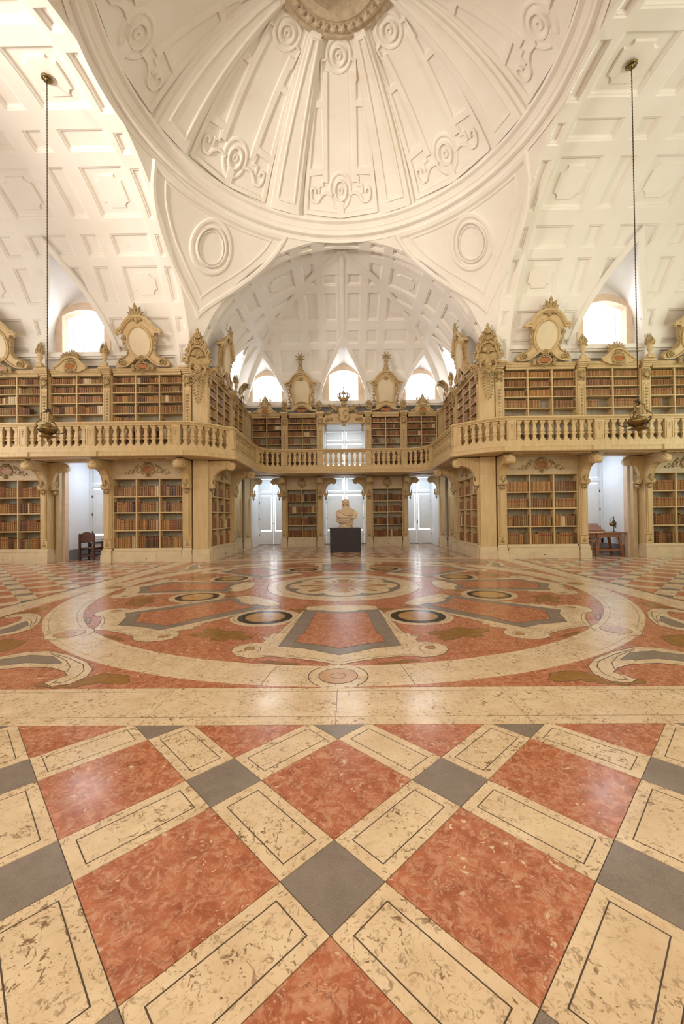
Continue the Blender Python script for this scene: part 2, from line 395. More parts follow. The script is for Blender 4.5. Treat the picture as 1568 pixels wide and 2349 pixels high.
# ---- diagonal tiling: red squares, grey squares, cream rectangles with a sunk line
TD, TL = .3267, .648; TP = TD+TL; S2 = sqrt(.5)
def lat(a, b): return (.0242+S2*(a-b), 1.5722+S2*(a+b))
def field(clips, rng, as_objects, holes=None):
    J = {'red_marble': MB(), 'grey_marble': MB(), 'white_marble': MB()}
    for i in range(-rng, rng):
        for j in range(-rng, rng):
            a, b = i*TP, j*TP
            for nm, m, (a0, a1, b0, b1) in (('grey_tile', 'grey_marble', (a, a+TD, b, b+TD)), ('red_tile', 'red_marble', (a+TD, a+TP, b+TD, b+TP)),
                                            ('cream_tile', 'white_marble', (a+TD, a+TP, b, b+TD)), ('cream_tile', 'white_marble', (a, a+TD, b+TD, b+TP))):
                P = [lat(a0, b0), lat(a1, b0), lat(a1, b1), lat(a0, b1)]
                for c in clips:
                    P = clip(P, *c)
                    if len(P) < 3: break
                if len(P) < 3: continue
                Q = inset(P, .0022)
                if not Q: continue
                mx = sum(p[0] for p in Q)/len(Q); my = sum(p[1] for p in Q)/len(Q)
                vis = my > .9 and abs(mx-CAMX) < .88*my+.7
                mb = MB() if (as_objects and vis) else J[m]
                ox, oy = (mx, my) if (as_objects and vis) else (0, 0)
                sh = lambda R: [(p[0]-ox, p[1]-oy) for p in R]
                if nm == 'cream_tile':
                    mb.top(sh(Q), 0); I1 = inset(P, .064)
                    if I1:
                        n0 = len(mb.f); mb.strip(sh(I1), .0055, .0005, lambda u, v, d: (u, v, d), True, .02, -.001)
                        for q_ in range(n0, len(mb.f)): mb.mi[q_] = 1
                else: mb.top(sh(Q), 0)
                if as_objects and vis:
                    o = mb.build(nm, [m, 'joint'], floor); o.location = (mx, my, 0)
    for m, mb in J.items():
        if mb.v: tag(mb.build('distant_tiles', [m, 'joint'], floor), None, None, None, 'stuff')
field([(0, 1, 3.150), (0, -1, 1.5), (1, 0, 6.2), (-1, 0, 6.2)], 9, True)
field([(1, 0, -6.25), (0, -1, -3.9), (-1, 0, 13.6), (0, 1, 18)], 24, True)
field([(-1, 0, -6.25), (0, -1, -3.9), (1, 0, 13.6), (0, 1, 18)], 24, True)
field([(0, -1, -15.75), (0, 1, 25), (1, 0, 6.2), (-1, 0, 6.2)], 26, False)
# ---- cream bands round the crossing: three strips, jointed every 1.5 m
def band(horizontal, c0, c1, l0, l1, step, off):
    for s0, s1 in ((c0, c0+.125), (c0+.131, c1-.081), (c1-.075, c1)):
        q = l0+off
        xs = [l0]
        while q < l1:
            if q > l0+.05: xs.append(q)
            q += step
        xs.append(l1)
        for a, b in zip(xs[:-1], xs[1:]):
            P = [(a+.002, s0+.002), (b-.002, s0+.002), (b-.002, s1-.002), (a+.002, s1-.002)]
            if not horizontal: P = [(p[1], p[0]) for p in P]
            mx, my = (a+b)/2, (s0+s1)/2
            if not horizontal: mx, my = my, mx
            o = MB().top([(p[0]-mx, p[1]-my) for p in P], 0).build('border_slab', 'white_marble', floor); o.location = (mx, my, 0)
band(True, 3.154, 3.835, -6.2, 6.2, 1.52, .12)
band(True, 15.165, 15.72, -6.2, 6.2, 1.52, .12)
band(False, -6.2, -AH-.002, 3.84, 15.16, 1.6, .5)
band(False, AH+.002, 6.2, 3.84, 15.16, 1.6, .5)
def serrate(P, step=.06, amp=.016):                 # lobed leaf edge
    out = []; n = len(P)
    for i in range(n):
        a, b = P[i], P[(i+1) % n]; L = math.hypot(b[0]-a[0], b[1]-a[1]); m = max(1, int(L/step))
        nx, ny = (b[1]-a[1])/max(L, 1e-6), -(b[0]-a[0])/max(L, 1e-6)
        for k_ in range(m):
            t = k_/m; o = amp*(1 if k_ % 2 else -.6); out.append((a[0]+(b[0]-a[0])*t+nx*o, a[1]+(b[1]-a[1])*t+ny*o))
    return out
# ---- crossing: ring, red ground, medallion
def polar(r, a): return (r*sin(a), YC-r*cos(a))            # a=0 points at the viewer
def arc(r, a0, a1, n): return [polar(r, a0+(a1-a0)*i/n) for i in range(n+1)]
R1, R2 = 5.11, 5.655
for q in range(4):                                         # four red corner grounds
    sx, sy = ((-1,-1),(1,-1),(1,1),(-1,1))[q]
    P = [(sx*AH, YC+sy*AH)]+[(sx*(R2+.003)*sin(PI/2*i/24), YC+sy*(R2+.003)*cos(PI/2*i/24)) for i in range(25)]
    inlay('red_ground', P, 'red_marble')
for i in range(24):                                        # medallion ground in wedges
    a0, a1 = 2*PI*i/24, 2*PI*(i+1)/24
    inlay('red_ground', [polar(1.2, a0), polar(1.2, a1)][::-1]+arc(R1-.002, a0, a1, 5), 'red_marble')
for i in range(24):                                        # cream ring: joints and two sunk lines
    a0, a1 = 2*PI*(i+.5)/24+.0006, 2*PI*(i+1.5)/24-.0006
    mb = MB()
    for ra, rb in ((R1+.002, R1+.085), (R1+.090, R2-.085), (R2-.080, R2-.001)):
        mb.top(arc(ra, a0, a1, 6)+arc(rb, a0, a1, 6)[::-1], .0)
    mb.build('ring_slab', 'white_marble', floor)
def disc(name, c, r, mat, z, n=28): return inlay(name, [(c[0]+r*cos(2*PI*i/n), c[1]+r*sin(2*PI*i/n)) for i in range(n)], mat, z)
def circ_line(c, r, w, z, n=30, a0=0, a1=2*PI):
    mb = MB(); P = [(c[0]+(r-w/2)*cos(a0+(a1-a0)*i/n), c[1]+(r-w/2)*sin(a0+(a1-a0)*i/n), z) for i in range(n+1)]
    Q = [(c[0]+(r+w/2)*cos(a0+(a1-a0)*i/n), c[1]+(r+w/2)*sin(a0+(a1-a0)*i/n), z) for i in range(n+1)]
    mb.add(P+Q, [(i, i+1, n+2+i, n+1+i) for i in range(n)]); mb.build('sunk_line', 'joint', floor)
def line(pts, w, z, closed=False):
    mb = MB(); mb.strip(pts, w, z, lambda u, v, d: (u, v, d), closed, .02, z-.0004); return mb.build('sunk_line', 'joint', floor)
for i in range(8):
    a = PI/4*i; c = polar(5.385, a)
    disc('ring_patch', c, .315, 'white_marble', .0008); 
    circ_line(c, .30, .011, .0016, 30, -a-.9-0*PI, -a+.9) ; circ_line(c, .30, .011, .0016, 30, -a+PI-.9, -a+PI+.9)
    disc('pink_disc', c, .19 if i != 0 else .195, 'gold_marble' if i in (2, 6) else 'pink_marble', .0022); circ_line(c, .075, .007, .0026)
# radial cartouches
def cart(a, pts, mirror=True):
    P = list(pts)
    if mirror: P = P+[(-p[0], p[1]) for p in P[::-1] if abs(p[0]) > 1e-6]
    ca, sa = cos(a), sin(a)
    return [(r*sa+u*ca, YC-r*ca+u*sa) for u, r in P]
WF = [(0,5.09),(.2,4.985),(.45,4.89),(.75,4.81),(.85,4.81),(.94,4.86),(1.06,4.845),(1.2,4.77),(1.30,4.62),(1.31,4.48),(1.24,4.36),(1.10,4.29),(1.0,4.30),(.98,4.2),(1.05,4.05),(.95,4.02),(.95,3.9),(.86,3.86),(.74,2.95),(.60,2.2),(.3,2.12),(0,2.1)]
GF = [(0,4.77),(.2,4.66),(.45,4.52),(.76,4.44),(.72,3.9),(.63,2.49),(.3,2.50),(.22,2.60),(0,2.63)]
RF = [(0,4.54),(.15,4.46),(.35,4.36),(.575,4.275),(.555,3.95),(.50,3.92),(.43,2.66),(.28,2.66),(.2,2.72),(0,2.75)]
for i in range(8):
    a = PI/4*i
    inlay('cream_strapwork', cart(a, WF), 'white_marble', .0012)
    inlay('grey_frame', cart(a, GF), 'grey_marble', .0022)
    inlay('red_panel', cart(a, RF), 'red_marble', .0034)
    for s in (-1, 1):
        disc('gold_dot', cart(a, [(s*1.1, 4.52)], False)[0], .062, 'gold_marble', .0024, 16)
        disc('gold_dot', cart(a, [(s*.80, 3.3)], False)[0], .035, 'pink_marble', .0024, 12)
        sp = [(s*(1.1+(.155-.011*k_)*cos(2.4+s*0+k_*.45)), 4.53+(.17-.011*k_)*sin(2.4+k_*.45)) for k_ in range(13)]
        line(cart(a, sp, False), .009, .0018)
        line(cart(a, [(s*.02, 5.0), (s*.3, 4.88), (s*.6, 4.80), (s*.9, 4.76)], False), .008, .0018)
        line(cart(a, [(s*.53, 2.28), (s*.66, 2.95), (s*.80, 3.84), (s*.88, 3.9), (s*.9, 4.1)], False), .008, .0018)
        inlay('olive_leaf', cart(a, [(s*.72, 4.96), (s*.8, 4.93), (s*.62, 4.985), (s*.52, 5.03), (s*.42, 5.04), (s*.45, 5.075), (s*.58, 5.07), (s*.7, 5.03), (s*.86, 5.0), (s*.9, 4.95)], False), 'olive_marble', .0013)
    b = a+PI/8
    blk = [(.44*cos(t)*1.0, 3.20+.43*sin(t)) for t in [2*PI*k_/24 for k_ in range(24)]]
    inlay('cream_surround', cart(b, [(p[0]*1.27, 3.2+(p[1]-3.2)*1.27) for p in blk], False), 'white_marble', .0009)
    line(cart(b, [(p[0]*1.13, 3.2+(p[1]-3.2)*1.13) for p in blk], False), .007, .0011, True)
    inlay('black_lens', cart(b, blk, False), 'black_marble', .0022)
    disc('gold_disc', polar(3.2, b), .315, 'gold_marble', .0034); circ_line(polar(3.2, b), .085, .006, .0037)
    lf = []
    for k_ in range(72):                                    # olive leaf sprig outside each disc
        t = 2*PI*k_/72; q = (.15+.15*abs(cos(2.5*t))**.8+.018*cos(25*t))*(1+.35*abs(cos(t)))
        lf.append((q*cos(t)*1.2, 4.24+q*sin(t)*.8))
    inlay('olive_leaf', cart(b, serrate(lf, .035, .010), False), 'olive_marble', .0013)
    for k_ in range(5):
        t = PI*.1+PI*2*k_/5; line(cart(b, [(.03*cos(t), 4.24+.02*sin(t)), (.26*cos(t), 4.24+.18*sin(t))], False), .006, .0018)
    for s in (-1, 1):
        inlay('olive_leaf', cart(b, [(s*.08, 2.55), (s*.28, 2.42), (s*.42, 2.52), (s*.33, 2.56), (s*.36, 2.72), (s*.24, 2.64)], False), 'olive_marble', .0013)
# central rosette
disc('rosette_ring', (0, YC), 1.74, 'white_marble', .0012, 48); circ_line((0, YC), 1.52, .009, .0018, 60)
disc('grey_disc', (0, YC), 1.33, 'grey_marble', .0024, 48)
fl8 = []
for k_ in range(96):
    t = 2*PI*k_/96; fl8.append(((1.02+.24*abs(cos(4*t))**.6)*sin(t), YC-(1.02+.24*abs(cos(4*t))**.6)*cos(t)))
inlay('cream_flower', fl8, 'white_marble', .0036)
for i in range(8):
    a = PI/4*i
    if i % 4 == 0: P = [(.07, .28), (.17, .86), (0, .90)]
    else: P = [(.03, .26), (.07, .6), (.11, .85), (.06, 1.0), (0, 1.04)]
    inlay('gold_petal', cart(a, P), 'gold_marble', .0046)
    P = [(.02, .28), (.05, .6), (0, .82)]
    inlay('pink_petal', cart(a+PI/8, P), 'red_marble', .0046)
disc('red_boss', (0, YC), .23, 'red_marble', .0048)
# corner scrolls (traced once, mirrored about the diagonal and to all four corners)
BODY = [(-5.0,-5.02),(-4.5,-4.98),(-3.98,-4.76),(-3.8,-4.59),(-3.57,-4.55),(-3.19,-4.71),(-2.84,-4.94),(-2.63,-5.16),(-2.56,-5.36),(-2.61,-5.56),(-2.77,-5.6),(-2.88,-5.53),(-2.85,-5.43),(-2.78,-5.34),(-2.9,-5.22),(-3.1,-5.12),(-3.41,-5.09),(-3.64,-5.16),(-4.1,-5.28),(-4.6,-5.3),(-5.0,-5.25)]
BLADE = [(-4.8,-5.08),(-4.3,-5.0),(-3.9,-4.85),(-3.66,-4.7),(-3.36,-4.75),(-3.11,-4.96),(-3.1,-5.0),(-3.51,-4.96),(-3.73,-5.05),(-4.2,-5.16)]
LEAF = [(-2.92,-5.50),(-2.95,-5.58),(-2.75,-5.645),(-2.55,-5.64),(-2.34,-5.52),(-2.15,-5.57),(-2.04,-5.50),(-2.10,-5.40),(-2.21,-5.33),(-2.45,-5.29),(-2.54,-5.40),(-2.57,-5.58),(-2.73,-5.63)]
for sx in (-1, 1):
    for sy in (-1, 1):
        for sw in (0, 1):
            def T(P, k_=1):
                Q = [((p[1], p[0]) if sw else p) for p in P]; return [(-sx*p[0], YC-sy*p[1]) for p in Q]
            inlay('scroll_leaf', T(serrate(LEAF)), 'olive_marble', .0010)
            inlay('corner_scroll', T(BODY), 'white_marble', .0016)
            inlay('grey_blade', T(BLADE), 'grey_marble', .0028)
            line(T([(-3.5,-4.62),(-3.15,-4.8),(-2.82,-5.03),(-2.7,-5.2),(-2.66,-5.38),(-2.71,-5.52),(-2.80,-5.52),(-2.80,-5.45)]), .010, .0022)
            line(T([(-3.42,-4.68),(-3.12,-4.88),(-2.93,-5.08),(-2.85,-5.25)]), .009, .0022)
            line(T(BODY), .006, .0022, True)
        inlay('scroll_leaf', [(-sx*p[0], YC-sy*p[1]) for p in ((-4.15,-4.15),(-4.5,-4.05),(-4.75,-4.3),(-5.1,-4.5),(-4.95,-4.6),(-5.2,-5.2),(-4.6,-4.95),(-4.5,-5.1),(-4.3,-4.75),(-4.05,-4.5))], 'olive_marble', .0010)
# ================================================================== CEILING
ZS, RA, RV = 6.4, 5.6, 5.75          # springing height, arch radius, vault radius
ceil = empty('ceiling', (0, YC, ZS)); tag(ceil, 'white plaster ceiling of coffered barrel vaults around a shallow dome', None, None, 'structure')
def cpart(mb, name, mat='plaster', parent=None):
    o = mb.build(name, mat, None)
    o.parent = parent or ceil
    o.matrix_parent_inverse = Matrix.Translation((0, -YC, -ZS)) if (parent is None) else Matrix()
    return o
# lunettes: |u-u0| < w(z)
def lun_w(z, w0, zb, za): return 0 if z >= za else w0*(1-(max(0, z-zb)/(za-zb))**1.9)
PROF = [(0, 0), (.028, .028), (.05, .032), (.085, .085), (.11, .09)]
def tray(mb, u0, u1, v0, v1, fn, sv, step_u=.22, step_v=.22, keep=None, prof=PROF, su=1.0):
    """coffer: stepped moulding down to a sunk field; sv,su = metres per unit of v,u"""
    def lines(a, b, s, step):
        L = abs(b-a)*s; e = [p[0] for p in prof if p[0] < L*.45]
        m = max(1, int((L-2*e[-1])/step)); sg = 1 if b > a else -1
        xs = [a+sg*q/s for q in e]+[a+sg*(e[-1]+(L-2*e[-1])*i/m)/s for i in range(1, m)]+[b-sg*q/s for q in e[::-1]]
        os_ = list(range(len(e)))+[len(e)-1]*(m-1)+list(range(len(e)))[::-1]
        return xs, os_
    us, ou = lines(u0, u1, su, step_u); vs_, ov = lines(v0, v1, sv, step_v)
    vs = []; 
    for j, v in enumerate(vs_):
        for i, u in enumerate(us): vs.append(fn(u, v, prof[min(ou[i], ov[j])][1]))
    n = len(us); fs = []
    for j in range(len(vs_)-1):
        for i in range(n-1):
            if keep and not keep((us[i]+us[i+1])/2, (vs_[j]+vs_[j+1])/2): continue
            fs.append((j*n+i, j*n+i+1, (j+1)*n+i+1, (j+1)*n+i))
    if not fs: return False
    mb.add(vs, fs); return True
def octagon(mb, u0, u1, v0, v1, fn, sv, keep=None, su=1.0):
    cu, cv = (u0+u1)/2, (v0+v1)/2; a, b = abs(u1-u0)/2-.24/su, abs(v1-v0)/2-.24/sv; k = .16
    if keep and not keep(cu, cv): return
    P = []
    for sx, sy in ((1,1),(-1,1),(-1,-1),(1,-1)):
        q = [(a, b-k/sv), (a-k/su*.35, b-k/sv), (a-k/su*.75, b-k/sv*.7), (a-k/su, b-k/sv*.35), (a-k/su, b)]
        if sx*sy < 0: q = q[::-1]
        P += [(cu+sx*p[0], cv+sy*p[1]) for p in q]
    lo = [fn(p[0], p[1], .095) for p in P]; P2 = [(cu+(p[0]-cu)*.94, cv+(p[1]-cv)*.94) for p in P]; hi = [fn(p[0], p[1], .045) for p in P2]
    n = len(P); c = fn(cu, cv, .045)
    mb.add(lo+hi+[c], [(i, (i+1) % n, n+(i+1) % n, n+i) for i in range(n)]+[(n+i, n+(i+1) % n, 2*n) for i in range(n)])
ROWS = [('O', 10, 17), ('S', 20.5, 26.5), ('O', 31, 42.5), ('S', 45.2, 51.8), ('O', 56, 69.5), ('S', 73, 78.5), ('O', 83, 97)]
ROWS += [(t, 180-b, 180-a) for t, a, b in ROWS[:-1][::-1]]
def cuts(ints, lo, hi, mx):
    e = sorted({lo, hi} | {q for a, b in ints for q in (a, b)}); out = []
    for a, b in zip(e[:-1], e[1:]):
        m = max(1, int(math.ceil((b-a)/mx)))
        out += [a+(b-a)*i/m for i in range(m)]
    return out+[hi]
def coffered(parent, fn, cols, rows, u_lo, u_hi, v_lo, v_hi, sv, keep=None, mu=.3, mv=3.0):
    """cols [(W|N,u0,u1)], rows [(O|S,v0,v1)] in degrees"""
    us = cuts([(a, b) for _, a, b in cols], u_lo, u_hi, mu); vs = cuts([(a, b) for _, a, b in rows], v_lo, v_hi, mv)
    inC = lambda u: any(a < u < b for _, a, b in cols); inR = lambda v: any(a < v < b for _, a, b in rows)
    pts = [fn(u, v, 0) for v in vs for u in us]; n = len(us); fs = []
    for j in range(len(vs)-1):
        for i in range(n-1):
            u, v = (us[i]+us[i+1])/2, (vs[j]+vs[j+1])/2
            if inC(u) and inR(v): continue
            if keep and not keep(u, v): continue
            fs.append((j*n+i, j*n+i+1, (j+1)*n+i+1, (j+1)*n+i))
    mb = MB(); mb.add(pts, fs); mb.build('rib_grid', 'plaster', parent)
    for ct, a, b in cols:
        for rt_, c, d in rows:
            mb = MB()
            su_ = .12 if keep else .3
            if tray(mb, a, b, c, d, fn, sv, su_, su_, keep):
                if ct == 'W' and rt_ == 'O': octagon(mb, a, b, c, d, fn, sv, keep)
                mb.build('coffer', 'plaster', parent)
DEG = PI/180
LUN = dict(w0=1.5, zb=7.0, za=10.75)
BX = 9.80                                    # axis of the window bays on the nave walls
for s, nm in ((-1, 'left'), (1, 'right')):
    V = empty('barrel_vault', (0, 0, 0), 0, ceil); V.location = (0, -YC, -ZS)
    def fnN(u, v, d, s=s): r = RV+d; return (s*u, YC+r*cos(v*DEG), ZS+r*sin(v*DEG))
    def keepN(u, v):
        if v > 90: v = 180-v
        z = ZS+RV*sin(v*DEG); return abs(u-BX) > lun_w(z, **LUN)-.04
    colsN = [('W', 6.27, 7.55), ('N', 7.97, 8.5), ('W', 8.97, 10.3), ('N', 10.77, 11.3), ('W', 11.72, 13.02), ('N', 13.45, 13.98)]
    coffered(V, fnN, colsN, ROWS, 6.1, 15, 8.8, 171.2, RV*DEG, keepN, .14, 1.6)
    for side in (1, -1):                     # lunette edge bands and smooth webs to the window wall
        path = [(BX+q*lun_w(z, **LUN), z) for q, zz in ((-1, 0), (1, 1)) for z in ([7.28+3.47*i/24 for i in range(25)] if q < 0 else [10.75-3.47*i/24 for i in range(1, 25)])]
        ang = lambda z: math.asin(max(-1, min(1, (z-ZS)/RV)))/DEG
        f2 = lambda u, zz, d: fnN(u, (ang(zz) if side > 0 else 180-ang(zz)), -d)
        MB().strip(path, .22, .04, f2, False, .3, -.02).build('lunette_band', 'plaster', V)
        YW = YC+side*5.82; A = [f2(u, z, -.01) for u, z in path]; B = []
        for u, z in path:
            q = (z-7.0)/3.75; sg = 1 if u > BX else -1
            if abs(u-BX) < 1e-6: sg = 0
            B.append((s*(BX+sg*1.20*(1-q**5)), YW, 7.0+q*3.28))
        mid = [tuple(A[i][k_]*.55+B[i][k_]*.45+(0.10*sin(PI*min(1, i/24.5, (48-i)/24.5)) if k_ == 2 else 0) for k_ in range(3)) for i in range(len(A))]
        n = len(A); MB().add(A+mid+B, [(r*n+i, r*n+i+1, (r+1)*n+i+1, (r+1)*n+i) for r in (0, 1) for i in range(n-1)], True).build('lunette_web', 'white_wall', V)
    # arch band between crossing and nave
    AB = empty('arch_band', (0, -YC, -ZS), 0, ceil)
    def fnA(u, v, d, s=s): r = RA+d; return (s*u, YC+r*cos(v*DEG), ZS+r*sin(v*DEG))
    coffered(AB, fnA, [('N', 5.72, 6.02)], [r_ for r_ in ROWS], 5.6, 6.14, 9.1, 170.9, RA*DEG, None, .3, 2.5)
    mb = MB(); n = 72
    for x, ra, rb in ((6.14, RA, RV+.2),):
        P = [fnA(x, 9.2+161.6*i/n, 0) for i in range(n+1)]; Q = [fnA(x, 9.2+161.6*i/n, rb-ra) for i in range(n+1)]
        mb.add(P+Q, [(i, i+1, n+2+i, n+1+i) for i in range(n)])
    f3 = lambda v, w, d: (s*(5.6-d), YC+(RA+w)*cos(v*DEG), ZS+(RA+w)*sin(v*DEG))
    mb.strip([(9.2+161.6*i/n, .10) for i in range(n+1)], .2, .03, f3); mb.strip([(9.2+161.6*i/n, .22) for i in range(n+1)], .05, .05, f3)
    mb.build('archivolt', 'plaster', AB)
# ---- apse (far alcove): arch band, barrel sides and hipped end
YA0, YA1, RE, AE = 16.2, 22.9, 5.85, 6.7
AB = empty('arch_band', (0, -YC, -ZS), 0, ceil)
YP = YC+5.6
def fnB(u, v, d): r = RA+d; return (-r*cos(v*DEG), u, ZS+r*sin(v*DEG))
coffered(AB, fnB, [('N', YP+.10, YP+.42)], ROWS, YP, YP+.55, 9.1, 170.9, RA*DEG, None, .3, 2.5)
mb = MB(); n = 72
P = [fnB(YP+.55, 9.2+161.6*i/n, 0) for i in range(n+1)]; Q = [fnB(YP+.55, 9.2+161.6*i/n, .4) for i in range(n+1)]
mb.add(P+Q, [(i, i+1, n+2+i, n+1+i) for i in range(n)])
f3 = lambda v, w, d: (-(RA+w)*cos(v*DEG), YP-d, ZS+(RA+w)*sin(v*DEG))
mb.strip([(9.2+161.6*i/n, .10) for i in range(n+1)], .2, .03, f3); mb.strip([(9.2+161.6*i/n, .22) for i in range(n+1)], .05, .05, f3)
mb.build('archivolt', 'plaster', AB)
# near arch behind the camera
P = [(-RA*cos(PI*i/n), YC-5.6, ZS+RA*sin(PI*i/n)) for i in range(n+1)]; Q = [(p[0], YC-6.3, p[2]) for p in P]
cpart(MB().add(P+Q, [(i, i+1, n+2+i, n+1+i) for i in range(n)]), 'near_arch')
AV = empty('alcove_vault', (0, -YC, -ZS), 0, ceil)
SL = dict(w0=1.35, zb=7.2, za=10.2); YSL = 19.7      # lunettes of the alcove sides
CL = dict(w0=1.55, zb=7.2, za=10.75); EL = dict(w0=1.32, zb=7.2, za=10.25); XEL = 4.26
for s in (-1, 1):
    def fnS(u, v, d, s=s): r = RE+d; return (s*r*cos(v*DEG), u, ZS+r*sin(v*DEG))
    def keepS(u, v):
        x = RE*cos(v*DEG)/RE; z = ZS+RE*sin(v*DEG)
        return (u-YA0)/AE < x+.012 and abs(u-YSL) > lun_w(z, **SL)-.04
    coffered(AV, fnS, [('N', 15.80, 16.30), ('W', 16.72, 18.02), ('N', 18.45, 18.95), ('W', 19.35, 20.65)], ROWS[:6]+[('O', 83, 89.5)], 15.6, 22.9, 8.7, 90, RE*DEG, keepS, .12, 1.3)
def fnE(u, v, d): return (u, YA0+(AE+d)*cos(v*DEG), ZS+(RE+d)*sin(v*DEG))
def keepE(u, v):
    y = cos(v*DEG); z = ZS+RE*sin(v*DEG)
    return abs(u)/RE < y+.012 and abs(u) > lun_w(z, **CL)-.04 and abs(abs(u)-XEL) > lun_w(z, **EL)-.04
colsE = [('N', .22, .86), ('N', 1.18, 1.76), ('W', 2.1, 3.3), ('N', 3.7, 4.2)]
colsE = [(t, -b, -a) for t, a, b in colsE[::-1]]+colsE
coffered(AV, fnE, colsE, ROWS[:6], -5.85, 5.85, 8.7, 90, RE*DEG, keepE, .12, 1.3)
# groin and centre ribs
for s in (-1, 1):
    mb = MB(); pts = []
    for i in range(33):
        t = 90-(90-8)*i/32; c = cos(t*DEG); pts.append((s*RE*c, YA0+AE*c, ZS+RE*sin(t*DEG)))
    vs = []
    for p in pts:
        c = Vector((p[0], p[1], p[2])); inw = Vector((-s*.5, -.5, -.6)).normalized(); tg = Vector((s*.7, -.7, 0))
        for o, d in ((-.17, .0), (-.13, .07), (.13, .07), (.17, .0)): vs.append(c+tg*o+inw*(d-.03))
    mb.add(vs, [(i*4+j, i*4+j+1, i*4+j+5, i*4+j+4) for i in range(32) for j in range(3)]); mb.build('groin_rib', 'plaster', AV)
MB().strip([(0, 88-45*i/24) for i in range(25)], .17, .06, lambda u, v, d: fnE(u, v, -d)).build('centre_rib', 'plaster', AV)
def lunette(parent, u0, L, surf, wall, k=.8, N=22, zt=3.0):
    path = [(u0-lun_w(L['zb']+(L['za']-L['zb'])*i/N, **L), L['zb']+(L['za']-L['zb'])*i/N) for i in range(N+1)]
    path += [(2*u0-u, z) for u, z in path[:-1][::-1]]
    MB().strip(path, .22, .04, surf, False, .3, -.02).build('lunette_band', 'plaster', parent)
    A = [surf(u, z, -.01) for u, z in path]; B = []
    for u, z in path:
        q = (z-L['zb'])/(L['za']-L['zb']); sg = 0 if abs(u-u0) < 1e-6 else (1 if u > u0 else -1)
        B.append(wall(u0+sg*L['w0']*k*(1-q**5), L['zb']+q*zt))
    mid = [tuple(A[i][c]*.55+B[i][c]*.45+(.10*sin(PI*min(1, i/(N+.5), (2*N-i)/(N+.5))) if c == 2 else 0) for c in range(3)) for i in range(len(A))]
    n = len(A); MB().add(A+mid+B, [(r*n+i, r*n+i+1, (r+1)*n+i+1, (r+1)*n+i) for r in (0, 1) for i in range(n-1)], True).build('lunette_web', 'white_wall', parent)
angE = lambda z: math.asin(max(0, min(1, (z-ZS)/RE)))/DEG
YWE = 22.6
lunette(AV, 0, CL, lambda u, z, d: fnE(u, angE(z), -d), lambda u, z: (u, YWE, z), .8, 22, 2.95)
for s in (-1, 1):
    lunette(AV, s*XEL, EL, lambda u, z, d: fnE(u, angE(z), -d), lambda u, z: (u, YWE, z), .92, 22, 2.66)
    lunette(AV, YSL, SL, lambda u, z, d, s=s: (s*(RE-d)*cos(angE(z)*DEG), u, ZS+(RE-d)*sin(angE(z)*DEG)), lambda u, z, s=s: (s*6.05, u, z), .9, 22, 2.6)
# ---- pendentives
SR = RA*sqrt(2)
def fnP(phi, z, d): 
    r = sqrt(max(0, (SR-d)**2-(z-ZS)**2)); return (r*cos(phi), YC+r*sin(phi), z)
RING = 5.58
for q in range(4):
    PN = empty('pendentive', (0, -YC, -ZS), 0, ceil); a0 = PI/2*q; mb = MB(); nu, nv = 40, 22
    vs = []
    for i in range(nu+1):
        ph = a0+PI/2*i/nu; rb = min(RA/max(abs(cos(ph)), abs(sin(ph))), sqrt(SR*SR-.875**2))     # ends on the cornice
        for j in range(nv+1):
            r = RING+(rb-RING)*j/nv; r = max(r, .01)
            vs.append((r*cos(ph), YC+r*sin(ph), ZS+sqrt(max(0, SR*SR-r*r))))
    mb.add(vs, [(i*(nv+1)+j, i*(nv+1)+j+1, (i+1)*(nv+1)+j+1, (i+1)*(nv+1)+j) for i in range(nu) for j in range(nv)], True); mb.build('pendentive_field', 'plaster', PN)
    c0 = a0+PI/4
    def tri(k, zt, zb, dphi):                  # curved triangle: top side follows the ring, sides follow the arches
        P = [(c0-dphi+2*dphi*i/16, zt) for i in range(17)]
        for i in range(1, 14):
            t = i/13; P.append((c0+dphi*(1-t)**1.25, zt+(zb-zt)*t**.8))
        for i in range(1, 13):
            t = 1-i/13; P.append((c0-dphi*(1-t)**1.25, zt+(zb-zt)*t**.8))
        return P
    f4 = lambda u, v, d: fnP(u, v, d)
    def sc(P): return P
    for zt, zb, dp, w, h in ((11.86, 9.05, .415, .16, .05), (11.74, 9.6, .33, .06, .03)):
        mb = MB(); P = tri(1, zt, zb, dp)
        # strip in a metric space: scale phi by radius
        K = 5.75
        mb.strip([((p[0]-c0)*K, p[1]) for p in P], w, h, lambda u, v, d: fnP(c0+u/K, v, d), True, .5); mb.build('pendentive_moulding', 'plaster', PN)
    mb = MB(); K = 6.2
    for r, w, h in ((.70, .16, .05), (.52, .08, .08), (.44, .05, .05)):
        mb.strip([(r*.95*cos(2*PI*i/40), 11.02+r*sin(2*PI*i/40)*.93) for i in range(40)], w, h, lambda u, v, d: fnP(c0+u/K, v, d), True, .6)
    mb.build('pendentive_medallion', 'plaster', PN)
